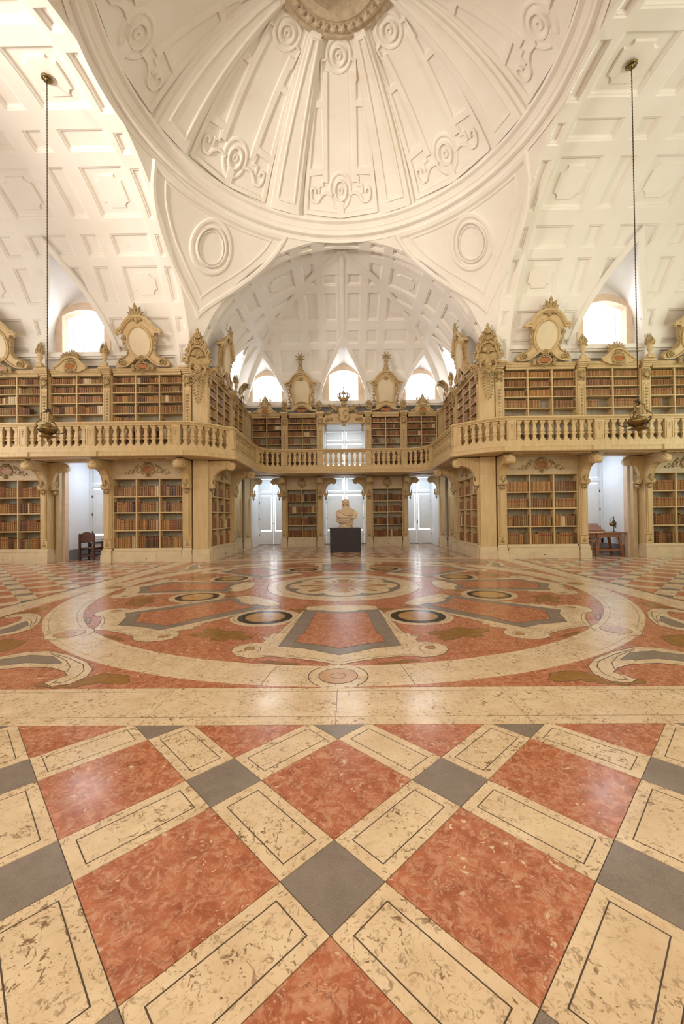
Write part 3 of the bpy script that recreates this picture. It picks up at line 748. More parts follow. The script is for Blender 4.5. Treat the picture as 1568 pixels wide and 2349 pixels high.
# ---- dome
DM = empty('dome', (0, -YC, -ZS), 0, ceil)
RD, ZD, HD = 5.35, 12.55, 2.55; RS = (RD*RD+HD*HD)/(2*HD); ZC = ZD+HD-RS
mb = MB(); mb.lathe([(5.66, 11.9), (5.60, 12.03), (5.47, 12.06), (5.47, 12.20), (5.41, 12.23), (5.41, 12.27), (5.33, 12.36), (5.22, 12.39), (5.20, 12.47), (5.26, 12.49), (5.26, 12.53), (5.36, 12.55)], (0, YC, 0), 128, False, cap=False)
mb.build('dome_cornice', 'plaster', DM)
def fnD(th, r, d):        # th from the far side, d towards the room
    z = ZC+sqrt(max(0, RS*RS-r*r)); k = (RS-d)/RS
    return (r*k*sin(th), YC+r*k*cos(th), ZC+(z-ZC)*k)
mb = MB(); nr, na = 24, 96
mb.add([fnD(2*PI*i/na, 1.35+(RD+.02-1.35)*j/nr, 0) for j in range(nr+1) for i in range(na)], [(j*na+i, j*na+(i+1) % na, (j+1)*na+(i+1) % na, (j+1)*na+i) for j in range(nr) for i in range(na)], True)
mb.build('dome_shell', 'plaster', DM)
def polyplate(mb, P, h, fn, inn=.0):       # thick plate over a mapped polygon
    n = len(P); lo = [fn(p[0], p[1], -.01) for p in P]; hi = [fn(p[0], p[1], h) for p in P]
    mb.add(lo+hi, [(i, (i+1) % n, n+(i+1) % n, n+i) for i in range(n)]+[tuple(range(n, 2*n))])
for q in range(8):
    t0 = PI/4*q; tr_ = t0+PI/8
    # tapering rib: stepped plate with a long sunk panel
    mb = MB()
    for wa, wb, h in ((.66, .24, .08), (.54, .18, .17)):
        m = 14
        L_ = [(1.52+(5.33-1.52)*i/m, wb+(wa-wb)*i/m) for i in range(m+1)]
        vs = []
        for r, w in L_:
            for o, d in ((-w, -.01), (-w+.03, h), (w-.03, h), (w, -.01)): vs.append(fnD(tr_+o/r, r, d))
        mb.add(vs, [(i*4+j, i*4+j+1, i*4+j+5, i*4+j+4) for i in range(m) for j in range(3)])
    mb.build('dome_rib', 'plaster', DM)
    mb = MB(); P = [(-.17/1.7*1.0, 1.68), (.10, 1.68)]
    P = [(-.085, 1.66), (.085, 1.66)]+[(.085+(.30-.085)*i/6, 1.66+(5.12-1.66)*i/6) for i in range(1, 7)]+[(-.30+(.30-.085)*i/6, 5.12-(5.12-1.66)*i/6) for i in range(0, 6)]
    mb.strip(P, .07, .22, lambda u, v, d: fnD(tr_+u/v, v, d), True, .6, .16); mb.build('rib_panel_frame', 'plaster', DM)
    # strapwork of the sector: flat bands, side panels, medallions and scrolls
    mb = MB(); F = lambda u, v, d: fnD(t0+u/v, v, d); H = .06
    for sg in (-1, 1):
        mb.strip([(sg*(.42+.10*i/8), 2.3+(4.62-2.3)*i/8) for i in range(9)], .20, H, F, False, .25)         # bands beside the central field
        mb.strip([(sg*(.52+.78*i/10), 1.75+(5.28-1.75)*i/10) for i in range(11)], .16, H, F, False, .25)
        mb.strip([(sg*.44, 2.98), (sg*.80, 3.02)], .17, H-.003, F, False, .25)
        mb.strip([(sg*.50, 4.38), (sg*1.10, 4.46)], .17, H-.003, F, False, .25)
        sp = [(sg*(.30+.04*0), 4.86), (sg*.52, 4.83), (sg*.70, 4.9), (sg*.83, 5.02), (sg*1.0, 5.02), (sg*1.07, 4.88), (sg*1.0, 4.76), (sg*.9, 4.79), (sg*.9, 4.86)]
        mb.strip(catmull(sp, 4), .09, H+.01, F, False, .5)
        mb.strip([(sg*.62, 4.5), (sg*.62, 4.68), (sg*.75, 4.70), (sg*.78, 4.86)], .08, H-.006, F, False, .4)
        mb.strip([(sg*.36, 2.05), (sg*.50, 2.1), (sg*.52, 2.5), (sg*.46, 2.55)], .06, H+.01, F, False, .4)
    mb.strip([(0, 5.0), (0, 5.3)], .26, H, F, False, .2)
    mb.strip([(-1.25, 5.24), (0, 5.28), (1.25, 5.24)], .10, H-.004, F, False, .2)
    mb.build('strapwork', 'plaster', DM)
    for rc, R_ in ((4.78, .25), (1.97, .24)):
        mb = MB()
        for r, w, h in ((R_*1.45, R_*.5, .05), (R_*.82, R_*.35, .085), (R_*.25, R_*.3, .06)):
            mb.strip([(r*cos(2*PI*i/28), rc+r*sin(2*PI*i/28)) for i in range(28)], w, h, F, True, .7)
        mb.build('dome_medallion', 'plaster', DM)
# crown boss with carved flowers and sun rays
simple('boss_plaster', (.42, .33, .22), (.62, .52, .39), 8, .7, 0, .3)
simple('boss_dark', (.26, .25, .22), (.34, .32, .28), 5, .7)
BO = empty('crown_boss', (0, -YC, -ZS), 0, ceil)
mb = MB(); mb.lathe([(1.62, 14.93), (1.60, 14.80), (1.50, 14.76), (1.42, 14.78), (1.36, 14.70), (1.12, 14.70), (1.05, 14.66), (.86, 14.68), (.80, 14.95), (.80, 15.0)], (0, YC, 0), 72, False, cap=False); mb.build('boss_ring', 'boss_plaster', BO)
mb = MB()
for i in range(34):
    a = 2*PI*i/34
    mb.ball((1.24*cos(a), YC+1.24*sin(a), 14.68), .085, .085, .07, 8, 5)
    for j in range(5):
        w = 2*PI*j/5+a; mb.ball((1.24*cos(a)+.075*cos(w), YC+1.24*sin(a)+.075*sin(w), 14.69), .038, .038, .05, 6, 4)
mb.build('boss_flowers', 'boss_plaster', BO)
MB().lathe([(1.4, 15.02), (1e-4, 15.02)], (0, YC, 0), 48, False).build('boss_ground', 'boss_dark', BO)
mb = MB()
for i in range(32):
    a = 2*PI*i/32; R_ = .78 if i % 2 else .62
    for o, rr in ((-.05, R_*.85), (0, R_), (.05, R_*.85)):
        b = a+o; mb.tube([(.2*cos(b), YC+.2*sin(b), 14.9), (rr*cos(b), YC+rr*sin(b), 14.92)], [.015, .024], 5)
mb.ball((0, YC, 14.9), .24, .24, .12, 16, 8); mb.build('boss_sun_rays', 'boss_plaster', BO)
# ================================================================== WALLS, WINDOWS, DOORS
def struct(o, label): return tag(o, label, None, None, 'structure')
for s, nm in ((-1, 'left'), (1, 'right')):
    W_ = empty('wall_'+nm, (s*9.8, 15.6, 0)); struct(W_, 'white wall of the nave behind the bookcases on the '+nm)
    def wb(mb, name='wall_masonry', mat='white_wall'):
        o = mb.build(name, mat, W_); o.location = (-s*9.8, -15.6, 0); return o
    def bx(mb, x0, x1, *a): return mb.box(min(s*x0, s*x1), max(s*x0, s*x1), *a)
    mb = MB(); bx(mb, 5.5, 8.90, 15.57, 15.9, 0, 7.49); bx(mb, 10.9, 15, 15.57, 15.9, 0, 7.49); bx(mb, 8.90, 10.9, 15.57, 15.9, 4.02, 7.5)
    wb(mb)
    mb = MB(); bx(mb, 10.78, 11.0, 15.7, 17.35, 0, 4.06); bx(mb, 8.75, 8.95, 15.56, 17.35, 0, 4.06); bx(mb, 8.75, 11.0, 15.45, 17.35, 3.97, 4.06)
    bx(mb, 10.70, 11.0, 17.1, 17.35, 0, 4.1); bx(mb, 8.75, 9.0, 17.1, 17.35, 0, 4.1); bx(mb, 8.95, 10.78, 17.1, 17.35, 0, .62)
    wb(mb, 'window_recess')
    mb = MB(); bx(mb, 10.755, 10.78, 15.72, 17.1, 0, .42); bx(mb, 8.95, 10.76, 17.075, 17.1, 0, .42); wb(mb, 'dado', 'grey_dado_and_shade')
    mb = MB(); bx(mb, 10.72, 10.80, 15.50, 15.72, 0, 3.95); wb(mb, 'stone_jamb', 'stone_frame')
    mb = MB(); bx(mb, 10.80, 10.955, 15.31, 15.54, 0, 3.75); wb(mb, 'splayed_reveal', 'frieze_paint')
    mb = MB(); bx(mb, 5.7, 15, 15.42, 15.56, 7.26, 7.7); wb(mb, 'ledge_backing')
    mb = MB(); bx(mb, 5.72, 15, 15.10, 15.5, 7.66, 7.72); bx(mb, 5.70, 15, 15.02, 15.5, 7.72, 7.84); bx(mb, 5.72, 15, 15.06, 15.5, 7.84, 7.90); bx(mb, 5.72, 15, 15.28, 15.5, 7.45, 7.66)
    wb(mb, 'ledge', 'plaster')
    mb = MB(); bx(mb, 5.72, 15, 15.36, 15.44, 7.26, 7.42); wb(mb, 'ledge_painted_shade', 'grey_dado_and_shade')  # dark grey strip painting the shade below the ledge
W_ = empty('wall_back', (0, 22.3, 0)); struct(W_, 'wall closing the far alcove with three door recesses')
def wbk(mb, name='wall_masonry', mat='white_wall'):
    o = mb.build(name, mat, W_); o.location = (0, -22.3, 0); return o
mb = MB()
for s in (-1, 1):
    for x0, x1, y0, y1, z0, z1 in ((1.2, 3.38, 22.32, 24.5, 0, 7.5), (5.06, 6.9, 21.95, 24.5, 0, 4.05), (5.06, 6.6, 21.95, 24.5, 4.05, 7.4), (3.38, 5.06, 22.32, 24.5, 3.95, 7.4)):
        mb.box(min(s*x0, s*x1), max(s*x0, s*x1), y0, y1, z0, z1)
mb.box(-1.2, 1.2, 22.32, 24.5, 3.95, 4.1); mb.box(-1.2, 1.2, 22.32, 24.5, 6.72, 7.5); mb.box(-5.9, 5.9, 22.4, 22.62, 7.1, 7.95)
wbk(mb)
mb = MB(); mb.box(-5.8, 5.8, 22.05, 22.5, 7.62, 7.70); mb.box(-5.8, 5.8, 21.98, 22.5, 7.70, 7.86); mb.box(-5.8, 5.8, 22.02, 22.5, 7.86, 7.93); wbk(mb, 'ledge', 'plaster')
mb = MB(); mb.box(-5.8, 5.8, 22.31, 22.42, 7.2, 7.62); wbk(mb, 'ledge_painted_shade', 'grey_dado_and_shade')  # shade under the back ledge, painted as a dark strip
for s, nm in ((-1, 'left'), (1, 'right')):
    W2 = empty('wall_alcove_'+nm, (s*5.6, 18.5, 0)); struct(W2, nm+' side wall of the far alcove')
    def w2(mb, name='wall_masonry', mat='white_wall'):
        o = mb.build(name, mat, W2); o.location = (-s*5.6, -18.5, 0); return o
    def bx(mb, x0, x1, *a): return mb.box(min(s*x0, s*x1), max(s*x0, s*x1), *a)
    mb = MB(); bx(mb, 5.57, 5.85, 15.58, 18.95, 0, 7.5); bx(mb, 5.57, 5.85, 18.95, 22.0, 3.9, 7.5); bx(mb, 5.85, 7.0, 18.6, 18.95, 0, 4.0); bx(mb, 6.8, 7.0, 18.9, 22.0, 0, 4.0); bx(mb, 5.85, 7.0, 18.9, 22.0, 3.9, 4.0)
    w2(mb)
    mb = MB(); bx(mb, 5.35, 5.85, 15.7, 22.2, 7.66, 7.72); bx(mb, 5.28, 5.85, 15.7, 22.2, 7.72, 7.84); bx(mb, 5.32, 5.85, 15.7, 22.2, 7.84, 7.90); w2(mb, 'ledge', 'plaster')
    mb = MB(); bx(mb, 5.53, 5.60, 15.7, 22.2, 7.26, 7.66); w2(mb, 'ledge_painted_shade', 'grey_dado_and_shade')  # painted shade strip under the alcove side ledge
# ---- arched windows
def outline(hw, zb, zs, zt, n=16, sh=0):
    h = zt-zs; R = (hw*hw+h*h)/(2*h); P = [(-hw, zb), (-hw, zs)] if not sh else [(-hw, zb), (-hw, zs)]
    a = math.asin(min(1, hw/R)) if R >= h else PI-math.asin(hw/R)
    for i in range(1, n): 
        t = -a+2*a*i/n; P.append((R*sin(t), zt-R+R*cos(t)))
    P += [(hw, zs), (hw, zb)]
    return P
WN = [0]
def window(loc, rz, hw, zb, zs, zt, fw_, label, wall=True, deep=.6):
    WN[0] += 1
    E_ = empty('window_%d' % WN[0], loc, rz); struct(E_, label); zb0 = loc[2]
    inn = outline(hw, zb, zs, zt); out_ = outline(hw+fw_, zb, zs+.03, zt+fw_*1.15); big = outline(hw+fw_+.32, zb-.9, zs+.05, zt+fw_+.42)
    f = lambda P, y: [(p[0], y, p[1]-zb0) for p in P]
    def rg(A, B, name, mat, cl=False):
        n = len(A); MB().add(A+B, [(i, i+1, n+i+1, n+i) for i in range(n-1)]+([(n-1, 0, n, 2*n-1)] if cl else [])).build(name, mat, E_)
    n = len(inn); mb = MB()
    a, b, c, d = f(inn, -.05), f(out_, -.05), f(out_, .02), f(inn, .25)
    mb.add(a+b+c+d, [(i, i+1, n+i+1, n+i) for i in range(n-1)]+[(n+i, n+i+1, 2*n+i+1, 2*n+i) for i in range(n-1)]+[(i, i+1, 3*n+i+1, 3*n+i) for i in range(n-1)])
    mb.build('stone_surround', 'stone_frame', E_)
    if wall: rg(f(out_, .0), f(big, .0), 'window_wall', 'plaster')
    i2 = [(p[0]*1.0, p[1]) for p in inn]
    rg(f(inn, .24), f(i2, deep), 'reveal', 'white_wall', True)
    mb = MB(); mb.box(-hw-fw_, hw+fw_, -.06, .3, zb-.06-zb0, zb-zb0); mb.build('sill', 'plaster', E_)
    mb = MB(); yb = deep-.05
    for q in (-1, 1): mb.box(min(q*hw, q*(hw-.05)), max(q*hw, q*(hw-.05)), yb, yb+.05, zb-zb0, zs-zb0)
    for q in range(-1, 2): mb.box(q*hw*.5-.011, q*hw*.5+.011, yb, yb+.03, zb-zb0, zt-zb0-.02-.1*abs(q))
    for q in range(1, 3): mb.box(-hw, hw, yb+.005, yb+.025, zb-zb0+(zs-zb)*q/2.6-.009, zb-zb0+(zs-zb)*q/2.6+.009)
    mb.build('glazing_bars', 'white_paint', E_)
    MB().pxz([(p[0], p[1]-zb0) for p in inn], deep, deep+.006).build('glass_pane', 'glass', E_)
    return E_
for s, nm in ((-1, 'left'), (1, 'right')):
    window((s*9.85, 15.32, 7.9), 0, .80, 7.92, 9.36, 9.60, .235, 'tall segmental window glowing white above the %s nave bookcases' % nm)
    window((s*6.05, YSL, 7.9), -s*PI/2, .75, 7.95, 9.3, 9.55, .24, 'side window of the alcove half hidden by the %s oval crest' % nm)
    window((s*4.26, 22.6, 8.0), 0, .81, 8.04, 9.12, 9.54, .25, 'shouldered window in the %s corner of the far alcove' % nm)
window((0, 22.6, 8.0), 0, .81, 8.04, 9.50, 9.78, .26, 'centre window behind the crown in the far alcove')
# ---- panelled shutter doors, glazed strips left free beside the shutters
DN = [0]
def door(loc, rz, w, z0, zt, ztop, label, base=.62, gap=.055):
    """pair of leaves from z0 to zt with an overlight to ztop; thin free glazing beside the shutters lets the sky through"""
    DN[0] += 1
    E_ = empty('door_%d' % DN[0], loc, rz); struct(E_, label); hw = w/2
    fr = MB(); fr.box(-hw-.10, -hw, -.04, .10, z0, ztop+.1); fr.box(hw, hw+.10, -.04, .10, z0, ztop+.1); fr.box(-hw, hw, -.04, .10, ztop, ztop+.1); fr.box(-hw, hw, -.03, .08, zt, zt+.07)
    fr.build('door_frame', 'white_paint', E_)
    MB().box(-hw-.1, hw+.1, -.05, .12, z0-.03, z0+.012).build('dark_gap_strip', 'grey_dado_and_shade', E_)  # dark strip added to shut out the bright line under the leaves
    MB().box(-hw, hw, .06, .066, z0, ztop).build('glass_pane', 'glass', E_)
    for s in (-1, 1):
        for za, zb, big in ((z0+.012, zt, True), (zt+.07, ztop, False)):
            L = MB(); x0, x1 = (-hw+.004, -.006) if s < 0 else (.006, hw-.004)
            st = .075; bz = za+base if big else za+.06
            L.box(x0, x0+st, 0, .045, za, zb); L.box(x1-st, x1, 0, .045, za, zb); L.box(x0+st, x1-st, 0, .045, zb-.08, zb); L.box(x0+st, x1-st, 0, .045, za, bz)
            lf = L.build('door_leaf', 'white_paint', E_)
            # shutter board leaves a strip of glass at the meeting side, head and foot
            a, b = (x0+st-.01, x1-st-gap) if s < 0 else (x0+st+gap, x1-st+.01)
            c, d = bz+(.07 if big else .03), zb-.08-(.05 if big else .02)
            S = MB(); S.box(a, b, -.022, .03, c, d)
            if big:
                m = .10
                for q0, q1, r0_, r1_ in ((a+m, b-m, c+.16, c+.175), (a+m, b-m, d-.175, d-.16)): S.box(q0, q1, -.032, -.022, r0_, r1_)
                for q0, q1 in ((a+m, a+m+.012), (b-m-.012, b-m)): S.box(q0, q1, -.032, -.022, c+.16, d-.16)
            sh = S.build('shutter_board', 'white_paint', lf)
            if big:
                S = MB(); S.box(x0+st+.06, x1-st-.06, -.012, 0, za+.14, bz-.10); S.build('lower_panel', 'white_paint', lf)
                S = MB()
                for q in (.18, .5, .82): S.box((x0+.0 if s < 0 else x1-.02), (x0+.02 if s < 0 else x1), -.035, 0, za+(zb-za)*q-.05, za+(zb-za)*q+.05)
                S.build('hinge', 'iron', lf)
    K = MB(); K.box(.02, .045, -.05, 0, z0+1.15, z0+1.32); K.tube([(.03, -.05, z0+1.24), (-.05, -.06, z0+1.24)], .012, 6); K.build('door_handle', 'brass', E_)
    return E_
door((-4.22, 23.95, 0), 0, 1.66, .03, 3.0, 3.95, 'white panelled double door left of the bust, light at its edges', .75)
door((0, 23.95, 0), 0, 2.2, .03, 3.0, 3.95, 'wide white panelled double door directly behind the bust', .75)
door((4.22, 23.95, 0), 0, 1.66, .03, 3.0, 3.95, 'white panelled double door right of the bust, light at its edges', .75)
door((0, 23.95, 0), 0, 2.2, 4.1, 6.0, 6.7, 'white shutters of the gallery doorway under the crown', .5)
door((-9.85, 17.1, 0), 0, 1.65, .62, 3.0, 3.95, 'white shutter casement behind the wooden armchair', .3)
door((9.85, 17.1, 0), 0, 1.65, .62, 3.0, 3.95, 'white shutter casement behind the writing desk', .3)

# ---- the rest of the room, behind and beside the frame: near alcove, near nave walls, nave ends
N_ = struct(empty('wall_near', (0, 0, 0)), 'unseen near walls of the alcove behind the viewer')
mb = MB(); mb.box(-6, 6, -5, -4.8, 0, 12.4); mb.box(-6.2, -5.6, -5, 3.3, 0, 6.5); mb.box(5.6, 6.2, -5, 3.3, 0, 6.5)
for s in (-1, 1): mb.box(min(s*5.6, s*15.2), max(s*5.6, s*15.2), 3.2, 3.4, 0, 7.2); mb.box(min(s*15, s*15.2), max(s*15, s*15.2), 3.2, 16, 0, 12.4)
mb.build('masonry', 'plaster', N_)
n = 40; P = [(-RE*cos(PI*i/n), 3.25, ZS+RE*sin(PI*i/n)) for i in range(n+1)]; Q = [(p[0], -5, p[2]) for p in P]
mb = MB().add(P+Q, [(i, i+1, n+2+i, n+1+i) for i in range(n)]); mb.build('near_vault', 'plaster', N_)
for s in (-1, 1):           # blank wall closes the near lunettes; the near window lamps stand inside it
    P = [(s*x, 3.55, z) for x, z in ((8, 7.0), (11.6, 7.0), (11.6, 11), (8, 11))]; MB().add(P, [(0, 1, 2, 3)]).build('window_wall', 'white_wall', N_)
# ================================================================== BOOKCASES
BOOKS = []      # dicts of world pose + description
LOWZ = [.52, 1.19, 1.86, 2.46, 3.09]
UPZ = [4.16, 4.62, 5.10, 5.56, 5.98, 6.35, 6.69, 6.98]
def cylx(mb, y, z, r, x0, x1, n=20):
    P = [(y+r*cos(2*PI*i/n), z+r*sin(2*PI*i/n)) for i in range(n)]
    return mb.prism(P, lambda p: (x0, p[0], p[1]), lambda p: (x1, p[0], p[1]), True)
def case_cells(E_, loc, rz, w, ncol, zs, cid, phrase, styles, ft=.045):
    cw = (w-ft*(ncol+1))/ncol; rnd = random.Random(hash(cid) % 1000 if False else sum(map(ord, cid)))
    R_ = Matrix.Translation(loc) @ Matrix.Rotation(rz, 4, 'Z'); nrow = len(zs)-1
    for r in range(nrow):
        for c in range(ncol):
            st = styles(r, c, nrow, ncol) if callable(styles) else styles
            if st is None: continue
            fill, hf, uni, pal = st; x = -w/2+ft+c*(cw+ft)+.006; xe = x+cw*fill-.012; H = zs[r+1]-zs[r]-.05
            base = hf*H; um = rnd.choice(pal); k_ = 0; run = 0
            while True:
                if not uni:
                    if run <= 0: run = rnd.choice((1, 1, 2, 3, 4)); um = 'vellum' if rnd.random() < .055 else rnd.choice(pal); bh = base*rnd.uniform(.86, 1.06); bw = rnd.uniform(.042, .082)
                    run -= 1
                elif k_ == 0: bh, bw = base, rnd.uniform(.05, .06)
                w_ = bw*rnd.uniform(.94, 1.06); h_ = min(H*.96, bh*rnd.uniform(.985, 1.015))
                if x+w_ > xe: break
                p = R_ @ Vector((x+w_/2, .035+rnd.uniform(0, .02), zs[r]+.001))
                BOOKS.append(dict(p=p, rz=rz, w=w_*.945, h=h_, m=um, cid=cid, r=nrow-1-r, c=c, k=k_, nrow=nrow, ncol=ncol, ph=phrase))
                x += w_+.0005; k_ += 1
PALM = ['leather_tan', 'leather_tan', 'leather_brown', 'leather_brown', 'leather_red', 'leather_olive', 'leather_amber', 'leather_dark']
PALW = ['leather_tan', 'leather_amber', 'leather_tan', 'leather_brown']
PALD = ['leather_brown', 'leather_red', 'leather_dark', 'leather_brown', 'leather_red', 'leather_tan']
def cartouche_relief(mb, cx, cz, sx=1.0, y=-.01, wings=True):
    mb.ring(cx, cz, .24*sx, .15, .028, y-.02, 28)
    for s in (-1, 1):
        mb.volute(cx+s*.20*sx, cz-.12, .07, 1.4, s, PI/2, .018, y-.02); mb.volute(cx+s*.17*sx, cz+.14, .06, 1.3, -s, -PI/2, .016, y-.02)
        mb.leaf(cx+s*.05, cz+.15, radians(90-s*35), .13, .07, y-.02, .03)
        if wings:
            mb.scroll([(cx+s*.27*sx, cz+.10), (cx+s*.40, cz+.13), (cx+s*.50, cz+.02), (cx+s*.60, cz-.10), (cx+s*.74, cz-.16), (cx+s*.86, cz-.15)], .020, .008, y-.012)
            mb.scroll([(cx+s*.26*sx, cz-.06), (cx+s*.36, cz-.12), (cx+s*.48, cz-.12), (cx+s*.60, cz-.19)], .016, .006, y-.012)
            mb.volute(cx+s*.40, cz+.05, .05, 1.3, s, 0, .013, y-.015); mb.volute(cx+s*.52, cz-.06, .04, 1.3, -s, 0, .011, y-.015)
            for q in range(11):
                t = q/10; qx, qz = cx+s*(.28+.52*t), cz+.10-.26*t+.05*sin(q*2.2); mb.leaf(qx, qz, q*2.1, .07+.03*sin(q*1.3), .04, y-.012, .02)
    mb.shell(cx, cz-.19, .10, 200, 340, 6, y-.02, .016); mb.shell(cx, cz+.16, .10, 30, 150, 5, y-.02, .016)
def lower_case(label, loc, rz, w, ncol, cid, phrase, styles, wings=True):
    E_ = tag(empty('bookcase', loc, rz), label, 'bookcase', 'lower bookcases under the gallery'); h = w/2
    g = h-.056; mb = MB(); mb.box(-g, g, -.13, .45, 0, .30); mb.box(-g, g, -.105, .45, .30, .42); mb.box(-g, g, -.12, .45, .42, .445); mb.box(-g, g, -.02, .45, .445, .52); mb.build('plinth', 'plinth_stone', E_)
    dw = min(.36, w*.2); d = MB().box(-dw, dw, -.142, -.13, .025, .285).build('drawer', 'plinth_stone', E_)
    MB().ball((0, -.155, .15), .02, .02, .02, 8, 5).build('knob', 'iron', d)
    mb = MB(); q = int(w/.22)
    for i in range(q): mb.box(-h+w*i/q+.003, -h+w*(i+1)/q-.003, .42, .45, .5, 3.12)
    mb.box(-h, h, .45, .47, .5, 3.12); mb.build('back_panel', 'back_board', E_)
    for i in range(ncol+1):
        x = -h+(w-.045)*i/ncol; MB().box(x, x+.045, -.005, .42, .52, 3.09).build('upright', 'cream_wood', E_)
    for z in LOWZ[1:-1]: MB().box(-h, h, .005, .42, z-.04, z).build('shelf', 'cream_wood', E_)
    MB().box(-h, h, -.03, .45, 3.09, 3.14).build('top_board', 'cream_wood', E_)
    fr = MB().box(-h, h, .0, .45, 3.14, 3.76).build('frieze', 'frieze_paint', E_)
    F = lambda u, v, d_: (u, -d_, v); a = h-.09
    for s in (-1, 1):
        mb = MB(); mb.strip([(s*.72*min(1, w/2.6), 3.30), (s*(a-.12), 3.30), (s*(a-.05), 3.34), (s*a, 3.40), (s*a, 3.56), (s*(a-.06), 3.62), (s*.5*min(1, w/2.6), 3.62)], .02, .016, F)
        mb.build('frieze_moulding', 'frieze_paint', fr)
    mb = MB(); cartouche_relief(mb, 0, 3.45, 1.0 if w > 2 else .8, -.005, wings); mb.build('carved_cartouche', 'carving', E_)
    P = [(.23*cos(t)*(1 if w > 2 else .8), 3.45+.135*sin(t)*(1.0 if sin(t) < 0 else .85)) for t in [2*PI*i/24 for i in range(24)]]
    MB().pxz(P, -.02, -.002).build('title_plaque', 'plaque_stone', E_)
    case_cells(E_, loc, rz, w, ncol, LOWZ, cid, phrase, styles); return E_
def upper_case(label, loc, rz, w, ncol, cid, styles, ends=(1, 1)):
    E_ = tag(empty('bookcase', loc, rz), label, 'bookcase', 'upper bookcases along the gallery'); h = w/2
    MB().box(-h, h, -.03, .42, 4.08, 4.16).build('plinth', 'cream_wood', E_)
    mb = MB(); q = int(w/.22)
    for i in range(q): mb.box(-h+w*i/q+.003, -h+w*(i+1)/q-.003, .36, .38, 4.1, 6.975)
    mb.box(-h+.004, h-.004, .38, .40, 4.1, 6.975); mb.build('back_panel', 'back_board', E_)
    for i in range(ncol+1):
        x = -h+(w-.045)*i/ncol; MB().box(x, x+.045, -.005, .36, 4.16, 6.98).build('upright', 'cream_wood', E_)
    for z in UPZ[1:-1]: MB().box(-h, h, .005, .36, z-.03, z).build('shelf', 'cream_wood', E_)
    a_, b_ = -h+.098*ends[0], h-.098*ends[1]; mb = MB()
    for y_, z0, z1 in ((-.03, 6.98, 7.06), (-.06, 7.06, 7.09), (-.09, 7.09, 7.14), (-.12, 7.14, 7.19), (-.10, 7.19, 7.22)): mb.box(a_, b_, y_, .41, z0, z1)
    mb.build('cornice', 'cream_wood', E_)
    case_cells(E_, loc, rz, w, ncol, UPZ, cid, '', styles); return E_
YF = 15.06
def st_left(r, c, n, m):  return (1, (.72, .66, .72, .60)[n-1-r] if False else (.70, .64, .70, .66)[r], False, PALW if r in (0, 1) and c == 0 else PALM)
def st_right(r, c, n, m): return (1, (.69, .66, .62, .64)[r], r >= 2, PALW if r >= 2 else PALM)
def st_side(r, c, n, m):  return (1, random.choice((.6, .7, .78)), False, PALD)
def st_up(seed, bottom, pal=PALM, uni=False):
    rn = random.Random(seed)
    def f(r, c, n, m):
        if r == n-1: return (1, .93, uni, pal)
        if r >= n-4: return (1 if r > n-4 else rn.choice((1, 1, .55)), rn.uniform(.74, .86), uni, pal)
        if r == n-5: return bottom[c % len(bottom)]
        if r < 2: return (.9, .8, False, PALD) if pal is not PALW else None
        return None
    return f
def wide(x): return x
LX = (5.96+8.63)/2; LW = 8.63-5.96
lower_case('lower bookcase of mixed brown books between the armchair recess and the alcove', (-LX, YF, 0), 0, LW, 3, 'lm', 'bookcase right of the armchair', st_left)
lower_case('lower bookcase of uniform tan volumes between the alcove and the writing desk', (LX, YF, 0), 0, LW, 3, 'rm', 'bookcase left of the desk', st_right)
FX = 11.30+LW/2
lower_case('lower bookcase at the left picture edge, left of the armchair recess', (-FX, YF, 0), 0, LW, 3, 'lf', 'bookcase left of the armchair', st_left)
lower_case('lower bookcase at the right picture edge, right of the writing desk', (FX, YF, 0), 0, LW, 3, 'rf', 'bookcase right of the desk', st_right)
SW = 18.2-15.35
lower_case('lower bookcase on the left side wall of the alcove, seen at a slant', (-5.07, (15.35+18.2)/2, 0), PI/2, SW, 3, 'ls', 'left slanting bookcase', st_side)
lower_case('lower bookcase on the right side wall of the alcove, seen at a slant', (5.07, (15.35+18.2)/2, 0), -PI/2, SW, 3, 'rs', 'right slanting bookcase', st_side)
YB = 21.87; BXc = (1.48+3.12)/2; BW = 3.12-1.48
lower_case('narrow lower bookcase in the back wall, just left of the bust', (-BXc, YB, 0), 0, BW, 2, 'lb', 'back bookcase left of the bust', lambda r, c, n, m: (1, (.68, .7, .62, .66)[r], False, PALD+['leather_tan']), False)
lower_case('narrow lower bookcase in the back wall, just right of the bust', (BXc, YB, 0), 0, BW, 2, 'rb', 'back bookcase right of the bust', lambda r, c, n, m: (1, (.66, .62, .6, .64)[r], False, PALD+['leather_tan']), False)
# upper tier
U1, U1w = (5.93+8.66)/2, 8.66-5.93; U2, U2w = (8.93+11.0)/2, 11.0-8.93; U3, U3w = 11.31+U1w/2, U1w
B_full = (1, .78, False, PALM); B_one = (.25, .6, False, PALD)
upper_case('upper bookcase under the left oval crest beside the corner ornament', (-U1, YF, 0), 0, U1w, 3, 'u1l', st_up(1, [B_full, None, (.12, .6, False, PALD)]))
upper_case('upper bookcase behind the left hanging lamp, under the small shell crest', (-U2, YF, 0), 0, U2w, 2, 'u2l', st_up(2, [None, (.2, .35, False, PALD)]))
upper_case('upper bookcase at the left picture edge above the balustrade', (-U3, YF, 0), 0, U3w, 3, 'u3l', st_up(3, [(.6, .4, False, PALD), None, None]))
upper_case('upper bookcase of even tan sets under the right oval crest', (U1, YF, 0), 0, U1w, 3, 'u1r', st_up(4, [(.6, .5, False, PALD), (.4, .2, False, PALD), None], PALW, True))
upper_case('upper bookcase behind the right hanging lamp, under the small shell crest', (U2, YF, 0), 0, U2w, 2, 'u2r', st_up(5, [(.1, .2, False, PALD), None], PALW, True))
